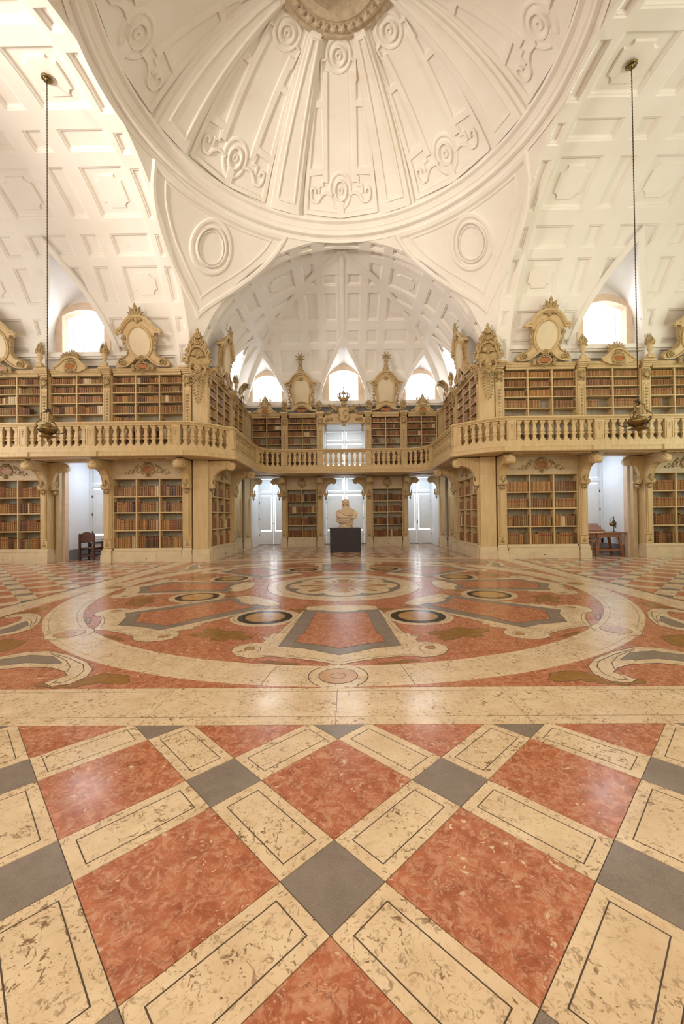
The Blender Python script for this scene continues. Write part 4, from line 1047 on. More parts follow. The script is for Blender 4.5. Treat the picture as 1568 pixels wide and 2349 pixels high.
upper_case('upper bookcase at the right picture edge above the balustrade', (U3, YF, 0), 0, U3w, 3, 'u3r', st_up(6, [None], PALW, True))
for s, nm in ((-1, 'left'), (1, 'right')):
    upper_case('slanting upper bookcase under the side oval crest on the %s of the alcove' % nm, (s*5.07, (15.3+18.25)/2, 0), -s*PI/2, 18.25-15.3, 3, 's1'+nm, st_up(11+s, [B_full, None, B_full], PALD))
    upper_case('short slanting upper bookcase beside the corner window on the %s of the alcove' % nm, (s*5.07, (18.66+20.5)/2, 0), -s*PI/2, 20.5-18.66, 2, 's2'+nm, st_up(15+s, [B_full, None], PALD), (1, 0) if s < 0 else (0, 1))
    upper_case('upper back bookcase in the %s corner of the alcove' % nm, (s*(3.35+5.0)/2, YB, 0), 0, 1.65, 2, 'b1'+nm, st_up(21+s, [None, (.4, .3, False, PALD)], PALD), (0, 1) if s < 0 else (1, 0))
    upper_case('upper back bookcase under the shield crest %s of the crown' % nm, (s*(1.43+3.07)/2, YB, 0), 0, 1.64, 2, 'b2'+nm, st_up(25+s, [(.9, .45, False, PALD), (.6, .7, False, PALD)], PALD+PALW))
# ================================================================== PILASTERS AND CONSOLES
def console_mesh(w, L=.92):
    mb = MB(); q = w*.40; k_ = L/.92
    P = [(.02, 2.85), (.02, 3.74), (-.80*k_, 3.74), (-.88*k_, 3.66), (-.78*k_, 3.47), (-.60*k_, 3.44), (-.40*k_, 3.37), (-.26*k_, 3.24), (-.17*k_, 3.05), (-.13, 2.86)]
    mb.prism(P, lambda p: (-q, p[0], p[1]), lambda p: (q, p[0], p[1]))
    for x0, x1 in ((-q-.03, q+.03),):
        cylx(mb, -.84*k_, 3.53, .145, x0, x1); cylx(mb, -.13, 2.80, .10, x0, x1)
    for s in (-1, 1):
        for cy, cz, r in ((-.84*k_, 3.53, .135), (-.13, 2.80, .09)):
            pts = []; rad = []
            for i in range(25):
                t = i/24; a = PI/2-2*PI*1.6*t if r > .1 else -PI/2+2*PI*1.5*t; rr = r*(1-.85*t); pts.append((s*(q+.035), cy+rr*cos(a), cz+rr*sin(a))); rad.append(.022*(1-.5*t)*r/.12)
            mb.tube(pts, rad, 6, 1.0, False, (1, 0, 0))
        # raised edge of the bracket arm
        mb.tube([(s*q, p[0], p[1]) for p in catmull(P[4:], 4)], .022, 6, 1, False, (1, 0, 0))
        for i in range(5): 
            t = i/4; mb.ball((s*(q+.005), -.12-.42*k_*t, 3.62-.02*t), .015, .05, .035, 6, 4)
    for i in range(5):                              # acanthus over the front scroll
        a = PI*.25+.42*i; mb.ball((0, -.84*k_-.15*cos(a-.4), 3.53+.15*sin(a-.4)), q*(.8-.1*i), .03, .045, 8, 4)
    m2 = MB()
    m2.spray(0, 2.68, -150, -30, 5, .16, .07, -.14, .03); m2.shell(0, 2.80, .10, 30, 150, 5, -.2, .02); m2.leaf(0, 3.05, -PI/2, .3, .12, -.20, .03)
    for s in (-1, 1): m2.volute(s*.06, 2.60, .045, 1.2, s, PI/2, .014, -.12)
    return mb, m2
CONS = {}
def console(parent, w, L=.92, rz=0, loc=(0, 0, 0)):
    key = (round(w, 3), round(L, 3))
    if key not in CONS:
        a, b = console_mesh(w, L); o = a.build('console', 'cream_wood', parent); p = b.build('acanthus', 'carving', o); CONS[key] = (o, p)
    else:
        o = inst(CONS[key][0], parent); p = inst(CONS[key][1], o)
    o.location = loc; o.rotation_euler = (0, 0, rz); return o
def lower_pil(label, loc, rz, w, cons=True, L=.92, D=.44):
    E_ = tag(empty('pilaster', loc, rz), label, 'pilaster', 'lower console pilasters'); h = w/2-.004
    mb = MB(); mb.box(-h-.05, h+.05, -.17, D, 0, .30); mb.box(-h-.03, h+.03, -.145, D, .30, .42); mb.box(-h-.04, h+.04, -.155, D, .42, .45); mb.box(-h-.015, h+.015, -.10, -.03, .45, .52); mb.box(-h, h, -.05, D, .45, .52); mb.build('base', 'plinth_stone', E_)
    mb = MB(); mb.box(-h, h, -.05, D, .52, 3.74); mb.box(-h*.62, h*.62, -.085, -.05, .86, 2.62); mb.box(-h*.36, h*.36, -.10, -.085, .9, 2.6); mb.box(-h, h, -.062, -.05, 3.12, 3.145); mb.build('shaft', 'cream_wood', E_)
    mb = MB(); mb.box(-h, h, -.10, -.05, .845, .865); mb.box(-h*.9, h*.9, -.085, -.05, .54, .83); mb.build('knee_block', 'cream_wood', E_)
    mb = MB(); mb.ball((0, -.09, .76), .035, .02, .035, 8, 5); mb.spray(0, .6, 30, 150, 5, .12, .05, -.085, .015)
    mb.build('carved_knee', 'carving', E_)
    if cons: console(E_, w, L)
    return E_
def upper_pil(label, loc, rz, w, ex=.09):
    E_ = tag(empty('pilaster', loc, rz), label, 'pilaster', 'upper carved pilasters'); h = w/2-.004
    mb = MB(); mb.box(-h, h, -.05, .4, 4.08, 7.0); mb.box(-h, h, -.07, -.05, 4.08, 4.3)
    F = lambda u, v, d: (u, -.05-d, v); a = h*.68
    mb.strip([(-a, 4.4), (-a, 6.42), (0, 6.30), (a, 6.42), (a, 4.4)], .018, .014, F, True); mb.build('shaft', 'cream_wood', E_)
    mb = MB()
    for e_, y_, z0, z1 in ((.22, -.12, 7.0, 7.06), (.45, -.17, 7.06, 7.10), (.78, -.22, 7.10, 7.15), (1, -.28, 7.15, 7.20), (.78, -.26, 7.20, 7.24)): mb.box(-h-ex*e_, h+ex*e_, y_, .40, z0, z1)
    mb.build('entablature', 'cream_wood', E_)
    mb = MB(); mb.spray(0, 6.62, 50, 130, 5, .28, .1, -.06, .06); mb.spray(0, 6.80, -140, -40, 5, .22, .08, -.06, .04)
    for s in (-1, 1): mb.volute(s*h*.62, 6.86, .065, 1.4, s, PI/2, .02, -.08); mb.volute(s*h*.5, 6.56, .05, 1.3, -s, PI/2, .016, -.07)
    mb.ball((0, -.10, 6.7), .06, .03, .09); mb.build('capital', 'carving', E_)
    mb = MB(); mb.drop(0, 6.22, 5.30, h*.85, -.06, 9); mb.build('garland', 'carving', E_)
    return E_
for s, nm in ((-1, 'left'), (1, 'right')):
    side = 'the armchair recess' if s < 0 else 'the desk recess'
    lower_pil('lower pilaster with scroll bracket on the corner pier, %s of the alcove' % nm, (s*5.80, YF, 0), 0, .30)
    E_ = lower_pil('lower pilaster with scroll bracket on the inner side of '+side, (s*8.79, YF, 0), 0, .31)
    E_ = lower_pil('lower pilaster with two scroll brackets on the outer side of '+side, (s*11.15, YF, 0), 0, .29)
    console(E_, .2, .55, -s*PI/2, (-s*.14, .12, 0))
    lower_pil('lower pilaster at the near end of the %s alcove side case' % nm, (s*5.07, 15.235, 0), -s*PI/2, .21)
    E_ = lower_pil('lower pilaster at the far end of the %s alcove side case' % nm, (s*5.07, 18.45, 0), -s*PI/2, .42)
    E_ = lower_pil('narrow pilaster between the bust and the %s back bookcase' % nm, (s*1.31, YB, 0), 0, .31, True, .7)
    console(E_, .22, .62, -s*PI/2, (-s*.15, .2, 0))
    E_ = lower_pil('narrow pilaster on the outer side of the %s back bookcase' % nm, (s*3.265, YB, 0), 0, .28, True, .7)
    console(E_, .2, .5, s*PI/2, (s*.14, .2, 0))
    E_ = lower_pil('corner pilaster beside the %s back door' % nm, (s*5.20, 21.75, 0), 0, .30, False, .92, .18)
    console(E_, .2, .5, -s*PI/2, (-s*.15, .06, 0))
    lower_pil('panelled pilaster in the %s side passage of the alcove' % nm, (s*5.63, 21.62, 0), 0, .30, False, .92, .30)
    upper_pil('upper pilaster with garland next to the %s corner ornament' % nm, (s*5.78, YF, 0), 0, .30)
    upper_pil('upper pilaster with garland under the %s inner flame urn' % nm, (s*8.795, YF, 0), 0, .27)
    upper_pil('upper pilaster with garland under the %s outer flame urn' % nm, (s*11.155, YF, 0), 0, .30)
    upper_pil('upper pilaster at the near end of the %s alcove side' % nm, (s*5.07, 15.21, 0), -s*PI/2, .18, .03)
    upper_pil('upper pilaster in the middle of the %s alcove side' % nm, (s*5.07, 18.455, 0), -s*PI/2, .40)
    upper_pil('upper back pilaster beside the gallery doorway, %s of the crown' % nm, (s*1.283, YB, 0), 0, .29)
    upper_pil('upper back pilaster between the two %s back bookcases' % nm, (s*3.21, YB, 0), 0, .28)
    # plain corner piers
    E_ = tag(empty('corner_pier', (s*5.35, 15.2, 0)), 'plain chamfered corner pier at the %s entrance of the alcove' % nm, 'pier')
    SH = [(5.595, 15.02), (5.30, 15.055), (5.05, 15.095), (5.05, 15.115), (5.56, 15.115), (5.56, 15.48), (5.595, 15.48)]
    BS = lambda g: [(5.59, 15.02-g), (5.30, 15.05-g), (5.05-g*.6, 15.07-g*.5), (5.05-g*.6, 15.072), (5.56, 15.072), (5.56, 15.40), (5.59, 15.40)]
    CO = lambda g: [(5.53, 15.02-g), (5.30, 15.03-g), (5.05-g*.4, 15.06-g*.7), (5.05-g*.4, 15.078), (5.53, 15.078)]
    def pier(z0, z1, P, name, mat='cream_wood'):
        mb = MB(); mb.pxy([(s*p[0]-s*5.35, p[1]-15.2) for p in P], z0, z1); return mb.build(name, mat, E_)
    pier(0, .30, BS(.12), 'base', 'plinth_stone'); pier(.30, .454, BS(.095), 'base_moulding', 'plinth_stone'); pier(.454, 3.76, SH, 'lower_shaft'); pier(3.12, 3.145, [(p[0], p[1]-.012) for p in SH[:4]]+[(5.05, 15.11), (5.59, 15.11)], 'string_course')
    pier(4.08, 7.0, SH, 'upper_shaft'); pier(7.0, 7.08, CO(.05), 'cornice'); pier(7.08, 7.15, CO(.1), 'cornice'); pier(7.15, 7.22, CO(.14), 'cornice')
    # plain upper corner panel between side and back cases
    E_ = tag(empty('corner_wall_casing', (s*5.05, 21.2, 4.1)), 'plain curved casing between side and back bookcases on the %s of the gallery' % nm, 'casing')
    arcp = [(5.07+.12*sin(PI*i/8), 20.5+1.37*i/8) for i in range(9)]
    for z0, z1, g, n_ in ((4.08, 6.98, 0, 'shaft'), (6.98, 7.08, .04, 'cornice'), (7.08, 7.15, .09, 'cornice'), (7.15, 7.22, .13, 'cornice'), (6.30, 6.33, .012, 'string_course')):
        P = [(p[0]-g, p[1]) for p in arcp]+[(5.5, 21.87), (5.5, 20.5)]
        MB().pxy([(s*p[0]-s*5.05, p[1]-21.2) for p in P], z0-4.1, z1-4.1).build(n_, 'cream_wood', E_)
# carved lintel of the gallery doorway with the arms
E_ = tag(empty('door_lintel', (0, YB, 6.66)), 'carved lintel with coat of arms over the gallery doorway', 'lintel')
mb = MB(); mb.box(-1.135, 1.135, -.04, .4, .02, .32); mb.box(-1.135, 1.135, -.07, .4, .0, .05); mb.box(-1.04, 1.04, -.06, .4, .32, .50); mb.build('beam', 'cream_wood', E_)
mb = MB()
for s in (-1, 1):
    mb.scroll([(s*.98, .53), (s*.8, .55), (s*.62, .66), (s*.42, .80), (s*.26, .78)], .05, .04, -.12); mb.volute(s*.36, .68, .11, 1.6, -s, PI/2, .032, -.14)
    mb.scroll([(s*.98, .45), (s*.8, .47), (s*.55, .6)], .035, .03, -.10); mb.spray(s*.75, .84, 30 if s > 0 else 90, 90 if s > 0 else 150, 5, .22, .09, -.1, .05)
    mb.spray(s*.55, .72, 60, 120, 5, .3, .1, -.08, .05); mb.spray(s*.7, .25, -160, 20 if s > 0 else -20, 7, .16, .07, -.05, .03)
    mb.volute(s*.9, .22, .08, 1.5, s, 0, .02, -.06); mb.spray(s*.92, .1, 0, 180, 6, .14, .06, -.05, .03)
    for q in range(4): mb.leaf(s*(1.08-.02*q), .0-.10*q, radians(-90-s*(50-8*q)), .17, .09, -.02, .03)
    mb.spray(s*1.0, -.02, -150, -30, 4, .18, .08, -.02, .03)
mb.spray(0, -.02, -140, -40, 5, .2, .09, -.08, .04); mb.build('carving', 'carving', E_)
mb = MB(); P = [(0, .05), (.16, .12), (.27, .3), (.24, .5), (.29, .68), (.22, .80), (0, .84)]; P = P+[(-p[0], p[1]) for p in P[1:-1][::-1]]
mb.pxz(P, -.17, -.02); mb.build('shield', 'cream_wood', E_)
mb = MB(); mb.tube([(p[0], -.17, p[1]) for p in catmull(P, 3, True)], .03, 6, 1, True)
for q in range(10): mb.leaf(.18*sin(q*2.4), .25+.05*q, q*1.3, .12, .06, -.17, .03)
mb.build('shield_border', 'carving', E_)
# ================================================================== GALLERY
half = [(-15, 13.93), (-5.62, 13.93), (-5.35, 13.99), (-5.08, 14.13), (-4.80, 14.35), (-4.52, 14.64), (-4.25, 14.95), (-4.08, 15.10), (-4.02, 15.22), (-4.05, 15.6), (-4.06, 16.6), (-4.07, 17.8), (-4.08, 18.8), (-4.05, 19.25), (-3.95, 19.6), (-3.72, 19.9), (-3.4, 20.10), (-3.0, 20.16), (-2.0, 20.14), (-1.2, 20.12), (-.5, 20.18), (0, 20.20)]
path = half+[(-p[0], p[1]) for p in half[:-1][::-1]]
fine = []
for a, b in zip(path[:-1], path[1:]):
    m = max(1, int(math.hypot(b[0]-a[0], b[1]-a[1])/.35)); fine += [(a[0]+(b[0]-a[0])*i/m, a[1]+(b[1]-a[1])*i/m) for i in range(m)]
fine.append(path[-1])
def nrm(P):
    out = []
    for i in range(len(P)):
        a, b = P[max(0, i-1)], P[min(len(P)-1, i+1)]; dx, dy = b[0]-a[0], b[1]-a[1]; L = math.hypot(dx, dy); out.append((-dy/L, dx/L))
    return out
NR = nrm(fine)
def sweep(prof, closed=True):
    mb = MB(); m = len(prof); vs = [(p[0]+n_[0]*o, p[1]+n_[1]*o, z) for p, n_ in zip(fine, NR) for o, z in prof]
    fs = [(i*m+j, (i+1)*m+j, (i+1)*m+(j+1) % m, i*m+(j+1) % m) for i in range(len(fine)-1) for j in range(m if closed else m-1)]
    return mb.add(vs, fs)
G = tag(empty('gallery', (0, 15, 0)), 'continuous cream gallery with balustrade running round nave and alcove', 'gallery')
def gp(mb, name, mat='cream_wood'):
    o = mb.build(name, mat, G); o.location = (0, -15, 0); return o
gp(sweep([(.0, 3.775), (-.035, 3.80), (-.04, 3.90), (-.01, 3.925), (-.015, 3.95), (.035, 3.965), (.04, 4.0), (.04, 4.09), (.06, 4.10), (.06, 4.16), (.34, 4.16), (.34, 3.775)]), 'fascia')
gp(sweep([(.06, 4.86), (.06, 4.885), (.04, 4.90), (.02, 4.93), (.0, 4.945), (.0, 4.985), (.03, 5.0), (.34, 5.0), (.37, 4.985), (.37, 4.945), (.33, 4.90), (.31, 4.86)]), 'handrail')
wallp = [(15, 15.5), (5.6, 15.5), (5.45, 15.75), (5.45, 22.2), (-5.45, 22.2), (-5.45, 15.75), (-5.6, 15.5), (-15, 15.5)]
gp(MB().pxy([(p[0]+n_[0]*.2, p[1]+n_[1]*.2) for p, n_ in zip(fine, NR)]+wallp, 3.78, 4.072), 'floor_slab', 'frieze_paint')
F = lambda u, v, d: (u, v, 3.78-d)                       # soffit mouldings and carved sprays, one per bay
for s in (-1, 1):
    for x0, x1 in ((5.95, 8.65), (8.95, 11.05), (11.3, 13.9)):
        mb = MB(); mb.strip([(s*x0, 14.30), (s*x1, 14.30), (s*(x1-.15), 14.95), (s*(x0+.15), 14.95)], .05, .03, F, True); gp(mb, 'soffit_moulding')
        mb = MB()
        for q in range(15): mb.ball((s*(x0+(x1-x0)*(.22+.56*q/14)), 14.6+.06*sin(q*2.1), 3.775), .13, .07, .03, 8, 4)
        gp(mb, 'soffit_carving', 'carving')
    mb = MB(); mb.strip([(s*4.4, 15.5), (s*4.4, 18.3), (s*4.95, 18.2), (s*4.95, 15.6)], .05, .03, F, True); gp(mb, 'soffit_moulding')
    mb = MB()
    for q in range(16): mb.ball((s*(3.6+1.2*q/15), 20.9+.06*sin(q*2.1), 3.775), .09, .10, .04, 8, 4)
    gp(mb, 'soffit_carving', 'carving')
mb = MB()
for q in range(28): mb.ball((-1.05+2.1*q/27, 20.9+.06*sin(q*2.1), 3.775), .08, .10, .04, 8, 4)
gp(mb, 'soffit_carving', 'carving')
# posts and balusters
bl = MB(); prof = [(.105, 0), (.105, .05), (.092, .055), (.06, .10), (.048, .15), (.055, .19), (.085, .235), (.09, .25), (.09, .275), (.06, .285), (.056, .31), (.075, .335), (.078, .36), (.068, .41), (.052, .50), (.046, .555), (.062, .565), (.062, .585), (.085, .61), (.085, .63), (.105, .64), (.105, .70)]
bl.lathe([(r*1.32, z) for r, z in prof], (0, 0, 0), 4, False, 1, .8, PI/4)
pm = MB(); pm.box(-.15, .15, -.12, .12, 0, .70)
pm.strip([(-.10, .05), (-.10, .62), (.10, .62), (.10, .05)], .022, .016, lambda u, v, d: (u, -.12-d, v), True); pm.drop(0, .55, .36, .07, -.13, 4)
post0 = pm.build('post', 'cream_wood', G); bal0 = bl.build('baluster', 'cream_wood', G); first = [True, True]
cum = [0]
for a, b in zip(fine[:-1], fine[1:]): cum.append(cum[-1]+math.hypot(b[0]-a[0], b[1]-a[1]))
def at(s_):
    i = max(0, min(len(cum)-2, next((k_ for k_ in range(len(cum)-1) if cum[k_+1] >= s_), len(cum)-2)))
    t = (s_-cum[i])/(cum[i+1]-cum[i]); p = [fine[i][c]+(fine[i+1][c]-fine[i][c])*t for c in (0, 1)]; n_ = NR[i] if t < .5 else NR[i+1]
    return (p[0]+n_[0]*.19, p[1]+n_[1]*.19), math.atan2(-n_[0], n_[1])
def near(x, y): return cum[min(range(len(fine)), key=lambda i: (fine[i][0]-x)**2+(fine[i][1]-y)**2)]
def s_x(x): return x+15
PS = [s_x(-13.9), s_x(-11.17), s_x(-8.79), s_x(-5.79), near(-4.03, 15.3), near(-4.06, 19.2), near(-3.19, 20.1), near(-1.33, 20.1)]
T_ = cum[-1]; PS = PS+[T_-q for q in PS[::-1]]
def place(src, s_, flag):
    (x, y), rz = at(s_)
    o = src if first[flag] else inst(src, G)
    first[flag] = False; o.location = (x, y-15, 4.16); o.rotation_euler = (0, 0, rz)
for q in PS: place(post0, q, 0)
for a, b in zip(PS[:-1], PS[1:]):
    L = b-a-.30; m = max(1, round(L/.268))
    for i in range(m): place(bal0, a+.15+L*(i+.5)/m, 1)
for s in (-1, 1):                               # fascia breaks under the posts
    for x in (5.79, 8.79, 11.17):
        MB().box(s*x-.30, s*x+.30, 13.93-.075-15, 13.95-15, 3.79, 3.955).build('fascia_break', 'cream_wood', G)
# ================================================================== CRESTS ON THE CORNICES
def oval_crest(label, loc, rz, sc=(.97, .88), tilt=16):
    E_ = tag(empty('oval_crest', loc, rz), label, 'crest', 'large oval crests'); E_.scale = (sc[0], 1, sc[1]); E_.rotation_euler = (radians(tilt), 0, rz)
    P = [(1.0, 0), (1.02, .12), (.90, .30), (.78, .36), (.60, .44), (.50, .58), (.47, .72), (.52, .86), (.55, 1.0), (.60, 1.12), (.58, 1.30), (.76, 1.34), (.62, 1.42), (.52, 1.60), (.36, 1.76), (.16, 1.86), (0, 1.88)]
    P = P+[(-p[0], p[1]) for p in P[:-1][::-1]]+[(-.62, .02), (-.36, .16), (-.2, .30), (0, .36), (.2, .30), (.36, .16), (.62, .02)]
    MB().pxz(P, -.10, .10).build('body', 'cream_wood', E_)
    n = 40; el = [(.42*cos(2*PI*i/n), .95+.60*sin(2*PI*i/n)) for i in range(n)]
    MB().pxz([(p[0]*.97, .95+(p[1]-.95)*.97) for p in el], -.125, -.09).build('oval_panel', 'oval_panel', E_)
    mb = MB(); mb.ring(0, .95, .46, .635, .045, -.11, n); mb.ring(0, .95, .41, .575, .018, -.13, n); mb.build('oval_frame', 'cream_wood', E_)
    mb = MB()
    up_ = [(.83, 1.28), (.80, 1.38), (.64, 1.46), (.54, 1.62), (.38, 1.80), (.18, 1.91), (0, 1.93)]; up_ = up_+[(-p[0], p[1]) for p in up_[:-1][::-1]]
    for dz, r, y in ((0, .05, -.14), (-.075, .035, -.125), (.045, .03, -.16)):
        mb.tube([(p[0]*(1+dz*.4), y, p[1]+dz) for p in catmull(up_, 5)], r, 6, 1.3)
    for s in (-1, 1): mb.box(min(s*.62, s*.86), max(s*.62, s*.86), -.17, .08, 1.30, 1.37)
    lo = [(1.02, .04), (.86, .02), (.60, .05), (.38, .20), (.22, .36), (0, .42)]; lo = lo+[(-p[0], p[1]) for p in lo[:-1][::-1]]
    mb.tube([(p[0], -.12, p[1]) for p in catmull(lo, 5)], .035, 6, 1.3); mb.build('pediment_moulding', 'cream_wood', E_)
    for s in (-1, 1):
        mb = MB(); mb.volute(s*.76, .18, .15, 1.9, -s, PI/2, .04, -.12); mb.scroll([(s*.50, .60), (s*.56, .45), (s*.72, .36), (s*.88, .34)], .025, .03, -.11); mb.build('foot_scroll', 'carving', E_)
        mb = MB(); mb.volute(s*.60, 1.12, .10, 1.7, s, PI/2, .03, -.12); mb.scroll([(s*.62, 1.0), (s*.56, .86), (s*.54, .8)], .03, .02, -.12); mb.leaf(s*.60, 1.0, -PI/2, .16, .09, -.11, .04); mb.ball((s*.52, -.12, .72), .05, .03, .06); mb.ring(s*.52, .72, .07, .085, .016, -.12, 14); mb.build('shoulder_scroll', 'carving', E_)
    mb = MB(); mb.spray(0, .40, 200, 340, 6, .22, .09, -.11, .04); mb.shell(0, .34, .12, 20, 160, 6, -.13, .02); mb.build('base_shell', 'carving', E_)
    mb = MB(); mb.spray(0, 1.84, 5, 175, 9, .40, .15, -.08, .1); mb.spray(0, 1.90, 40, 140, 5, .50, .14, -.1, .08); mb.leaf(0, 1.98, PI/2, .48, .15, -.10, .05)
    for s in (-1, 1): mb.volute(s*.15, 1.84, .08, 1.4, s, PI/2, .025, -.14)
    mb.ball((0, -.14, 1.80), .08, .06, .13); mb.build('leaf_finial', 'carving', E_)
    # cartouche with stone plaque on the cornice face below
    mb = MB(); cartouche_relief(mb, 0, .02, 1.05, -.13, False)
    for s in (-1, 1): mb.spray(s*.30, -.02, (0 if s > 0 else 110), (70 if s > 0 else 180), 4, .22, .08, -.12, .03); mb.spray(s*.3, -.06, (-60 if s > 0 else -170), (-10 if s > 0 else -120), 4, .2, .07, -.12, .03)
    mb.build('plaque_cartouche', 'carving', E_)
    MB().pxz([(.22*cos(2*PI*i/20), .02+.10*sin(2*PI*i/20)) for i in range(20)], -.155, -.12).build('title_plaque', 'plaque_stone', E_)
    return E_
ZT = 7.22; ZR = ZT+.03
oval_crest('large oval crest with leaf finial, left of the alcove next to the window', (-7.36, YF-.10, ZR), 0)
oval_crest('large oval crest with leaf finial, right of the alcove next to the window', (7.36, YF-.10, ZR), 0)
oval_crest('large oval crest cut by the left picture edge', (-12.65, YF-.10, ZR), 0)
oval_crest('large oval crest cut by the right picture edge', (12.65, YF-.10, ZR), 0)
oval_crest('foreshortened oval crest on the left side of the alcove', (-5.02, 16.8, ZR), PI/2, (1, .97), 6)
oval_crest('foreshortened oval crest on the right side of the alcove', (5.02, 16.8, ZR), -PI/2, (1, .97), 6)
def small_crest(label, loc, rz):
    E_ = tag(empty('shell_crest', loc, rz), label, 'crest', 'small shell crests')
    P = [(.62, 0), (.50, .04), (.34, .18), (.2, .30), (0, .36), (-.2, .30), (-.34, .18), (-.50, .04), (-.62, 0), (-.3, -.14), (0, -.16), (.3, -.14)]
    MB().pxz(P, -.155, -.085).build('pediment', 'cream_wood', E_)
    mb = MB(); mb.tube([(p[0], -.16, p[1]+.05) for p in catmull(P[:9], 4)], .04, 6, 1.3); mb.build('pediment_moulding', 'cream_wood', E_)
    mb = MB(); cartouche_relief(mb, 0, .05, .9, -.15, False); mb.build('plaque_cartouche', 'carving', E_)
    MB().pxz([(.20*cos(2*PI*i/20), .05+.10*sin(2*PI*i/20)) for i in range(20)], -.18, -.14).build('title_plaque', 'plaque_stone', E_)
    mb = MB(); mb.shell(0, .34, .36, 25, 155, 9, -.06, .035); mb.spray(-.1, .30, 100, 175, 6, .40, .10, -.06, .10); mb.spray(.1, .28, 5, 80, 6, .30, .09, -.05, .08); mb.build('shell_plume', 'carving', E_)
    return E_
small_crest('small shell crest below the left nave window', (-10.06, YF-.04, ZT), 0)
small_crest('small shell crest below the right nave window', (10.06, YF-.04, ZT), 0)
def urn(label, loc):
    E_ = tag(empty('flame_urn', loc), label, 'urn', 'carved flame urns'); E_.scale = (.85, .65, 1) if abs(loc[0]) > 6 else (.65, .85, 1)
    mb = MB(); mb.box(-.15, .15, -.15, .15, 0, .08); mb.box(-.11, .11, -.11, .11, .08, .16); mb.build('foot', 'cream_wood', E_)
    mb = MB(); mb.lathe([(.04, .16), (.06, .20), (.05, .24), (.10, .30), (.13, .38), (.10, .45), (.14, .50), (.12, .52)], (0, 0, 0), 14); mb.build('vase', 'cream_wood', E_)
    mb = MB(); rn = random.Random(len(label))
    for i in range(20):
        a = 2*PI*i/20; L = rn.uniform(.2, .46); b = rn.uniform(.12, .22)
        mb.tube([(.05*cos(a), .05*sin(a), .48), (b*cos(a)*.9, b*sin(a)*.9, .48+L*.45), (b*.45*cos(a+.5), b*.45*sin(a+.5), .50+L)], [.05, .045, .008], 5)
    for i in range(10): a = 2*PI*i/10; mb.ball((.16*cos(a), .16*sin(a), .54+.06*(i % 3)), .05, .05, .04, 6, 4)
    mb.build('flames', 'carving', E_); return E_
urn('flame urn on the left cornice beside the oval crest', (-8.80, YF-.18, ZT+.024)); urn('flame urn on the left cornice near the hanging lamp chain', (-11.17, YF-.23, ZT+.024))
urn('flame urn on the right cornice beside the oval crest', (8.78, YF-.18, ZT+.024)); urn('flame urn on the right cornice near the hanging lamp chain', (11.17, YF-.23, ZT+.024))
urn('flame urn on the left side cornice inside the alcove', (-4.89, 18.45, ZT+.024)); urn('flame urn on the right side cornice inside the alcove', (4.89, 18.45, ZT+.024))
def corner_orn(label, loc, rz):
    E_ = tag(empty('corner_ornament', loc, rz), label, 'ornament', 'rocaille corner ornaments')
    P = [(-.38, -.1), (.38, -.1), (.34, .3), (.36, .48), (.24, .62), (.25, .8), (.12, .98), (0, 1.08), (-.12, .98), (-.25, .8), (-.24, .62), (-.36, .48), (-.34, .3)]
    MB().pxz(P, -.05, .03).build('backing', 'carving', E_)
    mb = MB()                                   # openwork above the cornice (z 0 = cornice top)
    for s in (-1, 1):
        mb.scroll([(s*.42, .06), (s*.34, .34), (s*.40, .52), (s*.26, .66), (s*.28, .84), (s*.14, .96), (s*.06, 1.06)], .06, .025, -.06); mb.volute(s*.44, .14, .12, 1.7, -s, -PI/2, .035, -.08)
        mb.scroll([(s*.2, .5), (s*.24, .7), (s*.1, .86), (s*.14, .98)], .045, .02, -.08); mb.volute(s*.27, .58, .07, 1.4, s, PI/2, .022, -.08); mb.volute(s*.15, .88, .06, 1.4, s, PI/2, .02, -.08)
        for q in range(8): mb.leaf(s*(.42-.045*q), .2+.11*q, radians(90-s*(75-4*q)), .14, .08, -.05, .05)
        for q in range(6): mb.leaf(s*(.40-.05*q), .32+.12*q, radians(90+s*30), .12, .07, -.08, .04)
    mb.shell(0, .28, .27, 15, 165, 11, -.10, .03); mb.scroll([(-.3, .30), (-.22, .56), (0, .66), (.22, .56), (.3, .30)], .045, .045, -.09)
    mb.spray(0, .96, 40, 140, 5, .26, .1, -.08, .07); mb.leaf(.02, 1.02, radians(95), .34, .12, -.08, .08); mb.ring(0, .78, .1, .12, .03, -.08, 18); mb.spray(0, .72, 60, 120, 3, .2, .08, -.09, .05)
    mb.build('crest', 'carving', E_)
    mb = MB()                                   # mask and pendant below
    for s in (-1, 1):
        mb.scroll([(s*.18, .04), (s*.27, -.12), (s*.22, -.32), (s*.12, -.44)], .045, .03, -.10); mb.volute(s*.2, -.30, .07, 1.5, s, PI/2, .022, -.11)
        for q in range(6): mb.leaf(s*.2*(1-.12*q), -.1-.09*q, radians(-90+s*(60-6*q)), .15, .08, -.08, .04)
        for q in range(8): mb.leaf(s*(.14-.015*q), -.55-.11*q, radians(-90+s*55), .15-.01*q, .07, -.04, .03)
    for q in range(3):
        for s in (-1, 1): mb.box(min(s*.03, s*.09), max(s*.03, s*.09), -.15, -.09, -.12-.09*q, -.07-.09*q)
    mb.shell(0, -.30, .20, 200, 340, 9, -.10, .022); mb.ball((0, -.08, -.12), .14, .06, .18); mb.drop(0, -.52, -1.38, .16, -.03, 9); mb.build('pendant', 'carving', E_)
    return E_
corner_orn('tall rocaille ornament with shell on the left corner pier', (-5.30, 14.80, ZT), radians(14)); corner_orn('tall rocaille ornament with shell on the right corner pier', (5.30, 14.80, ZT), radians(-14))
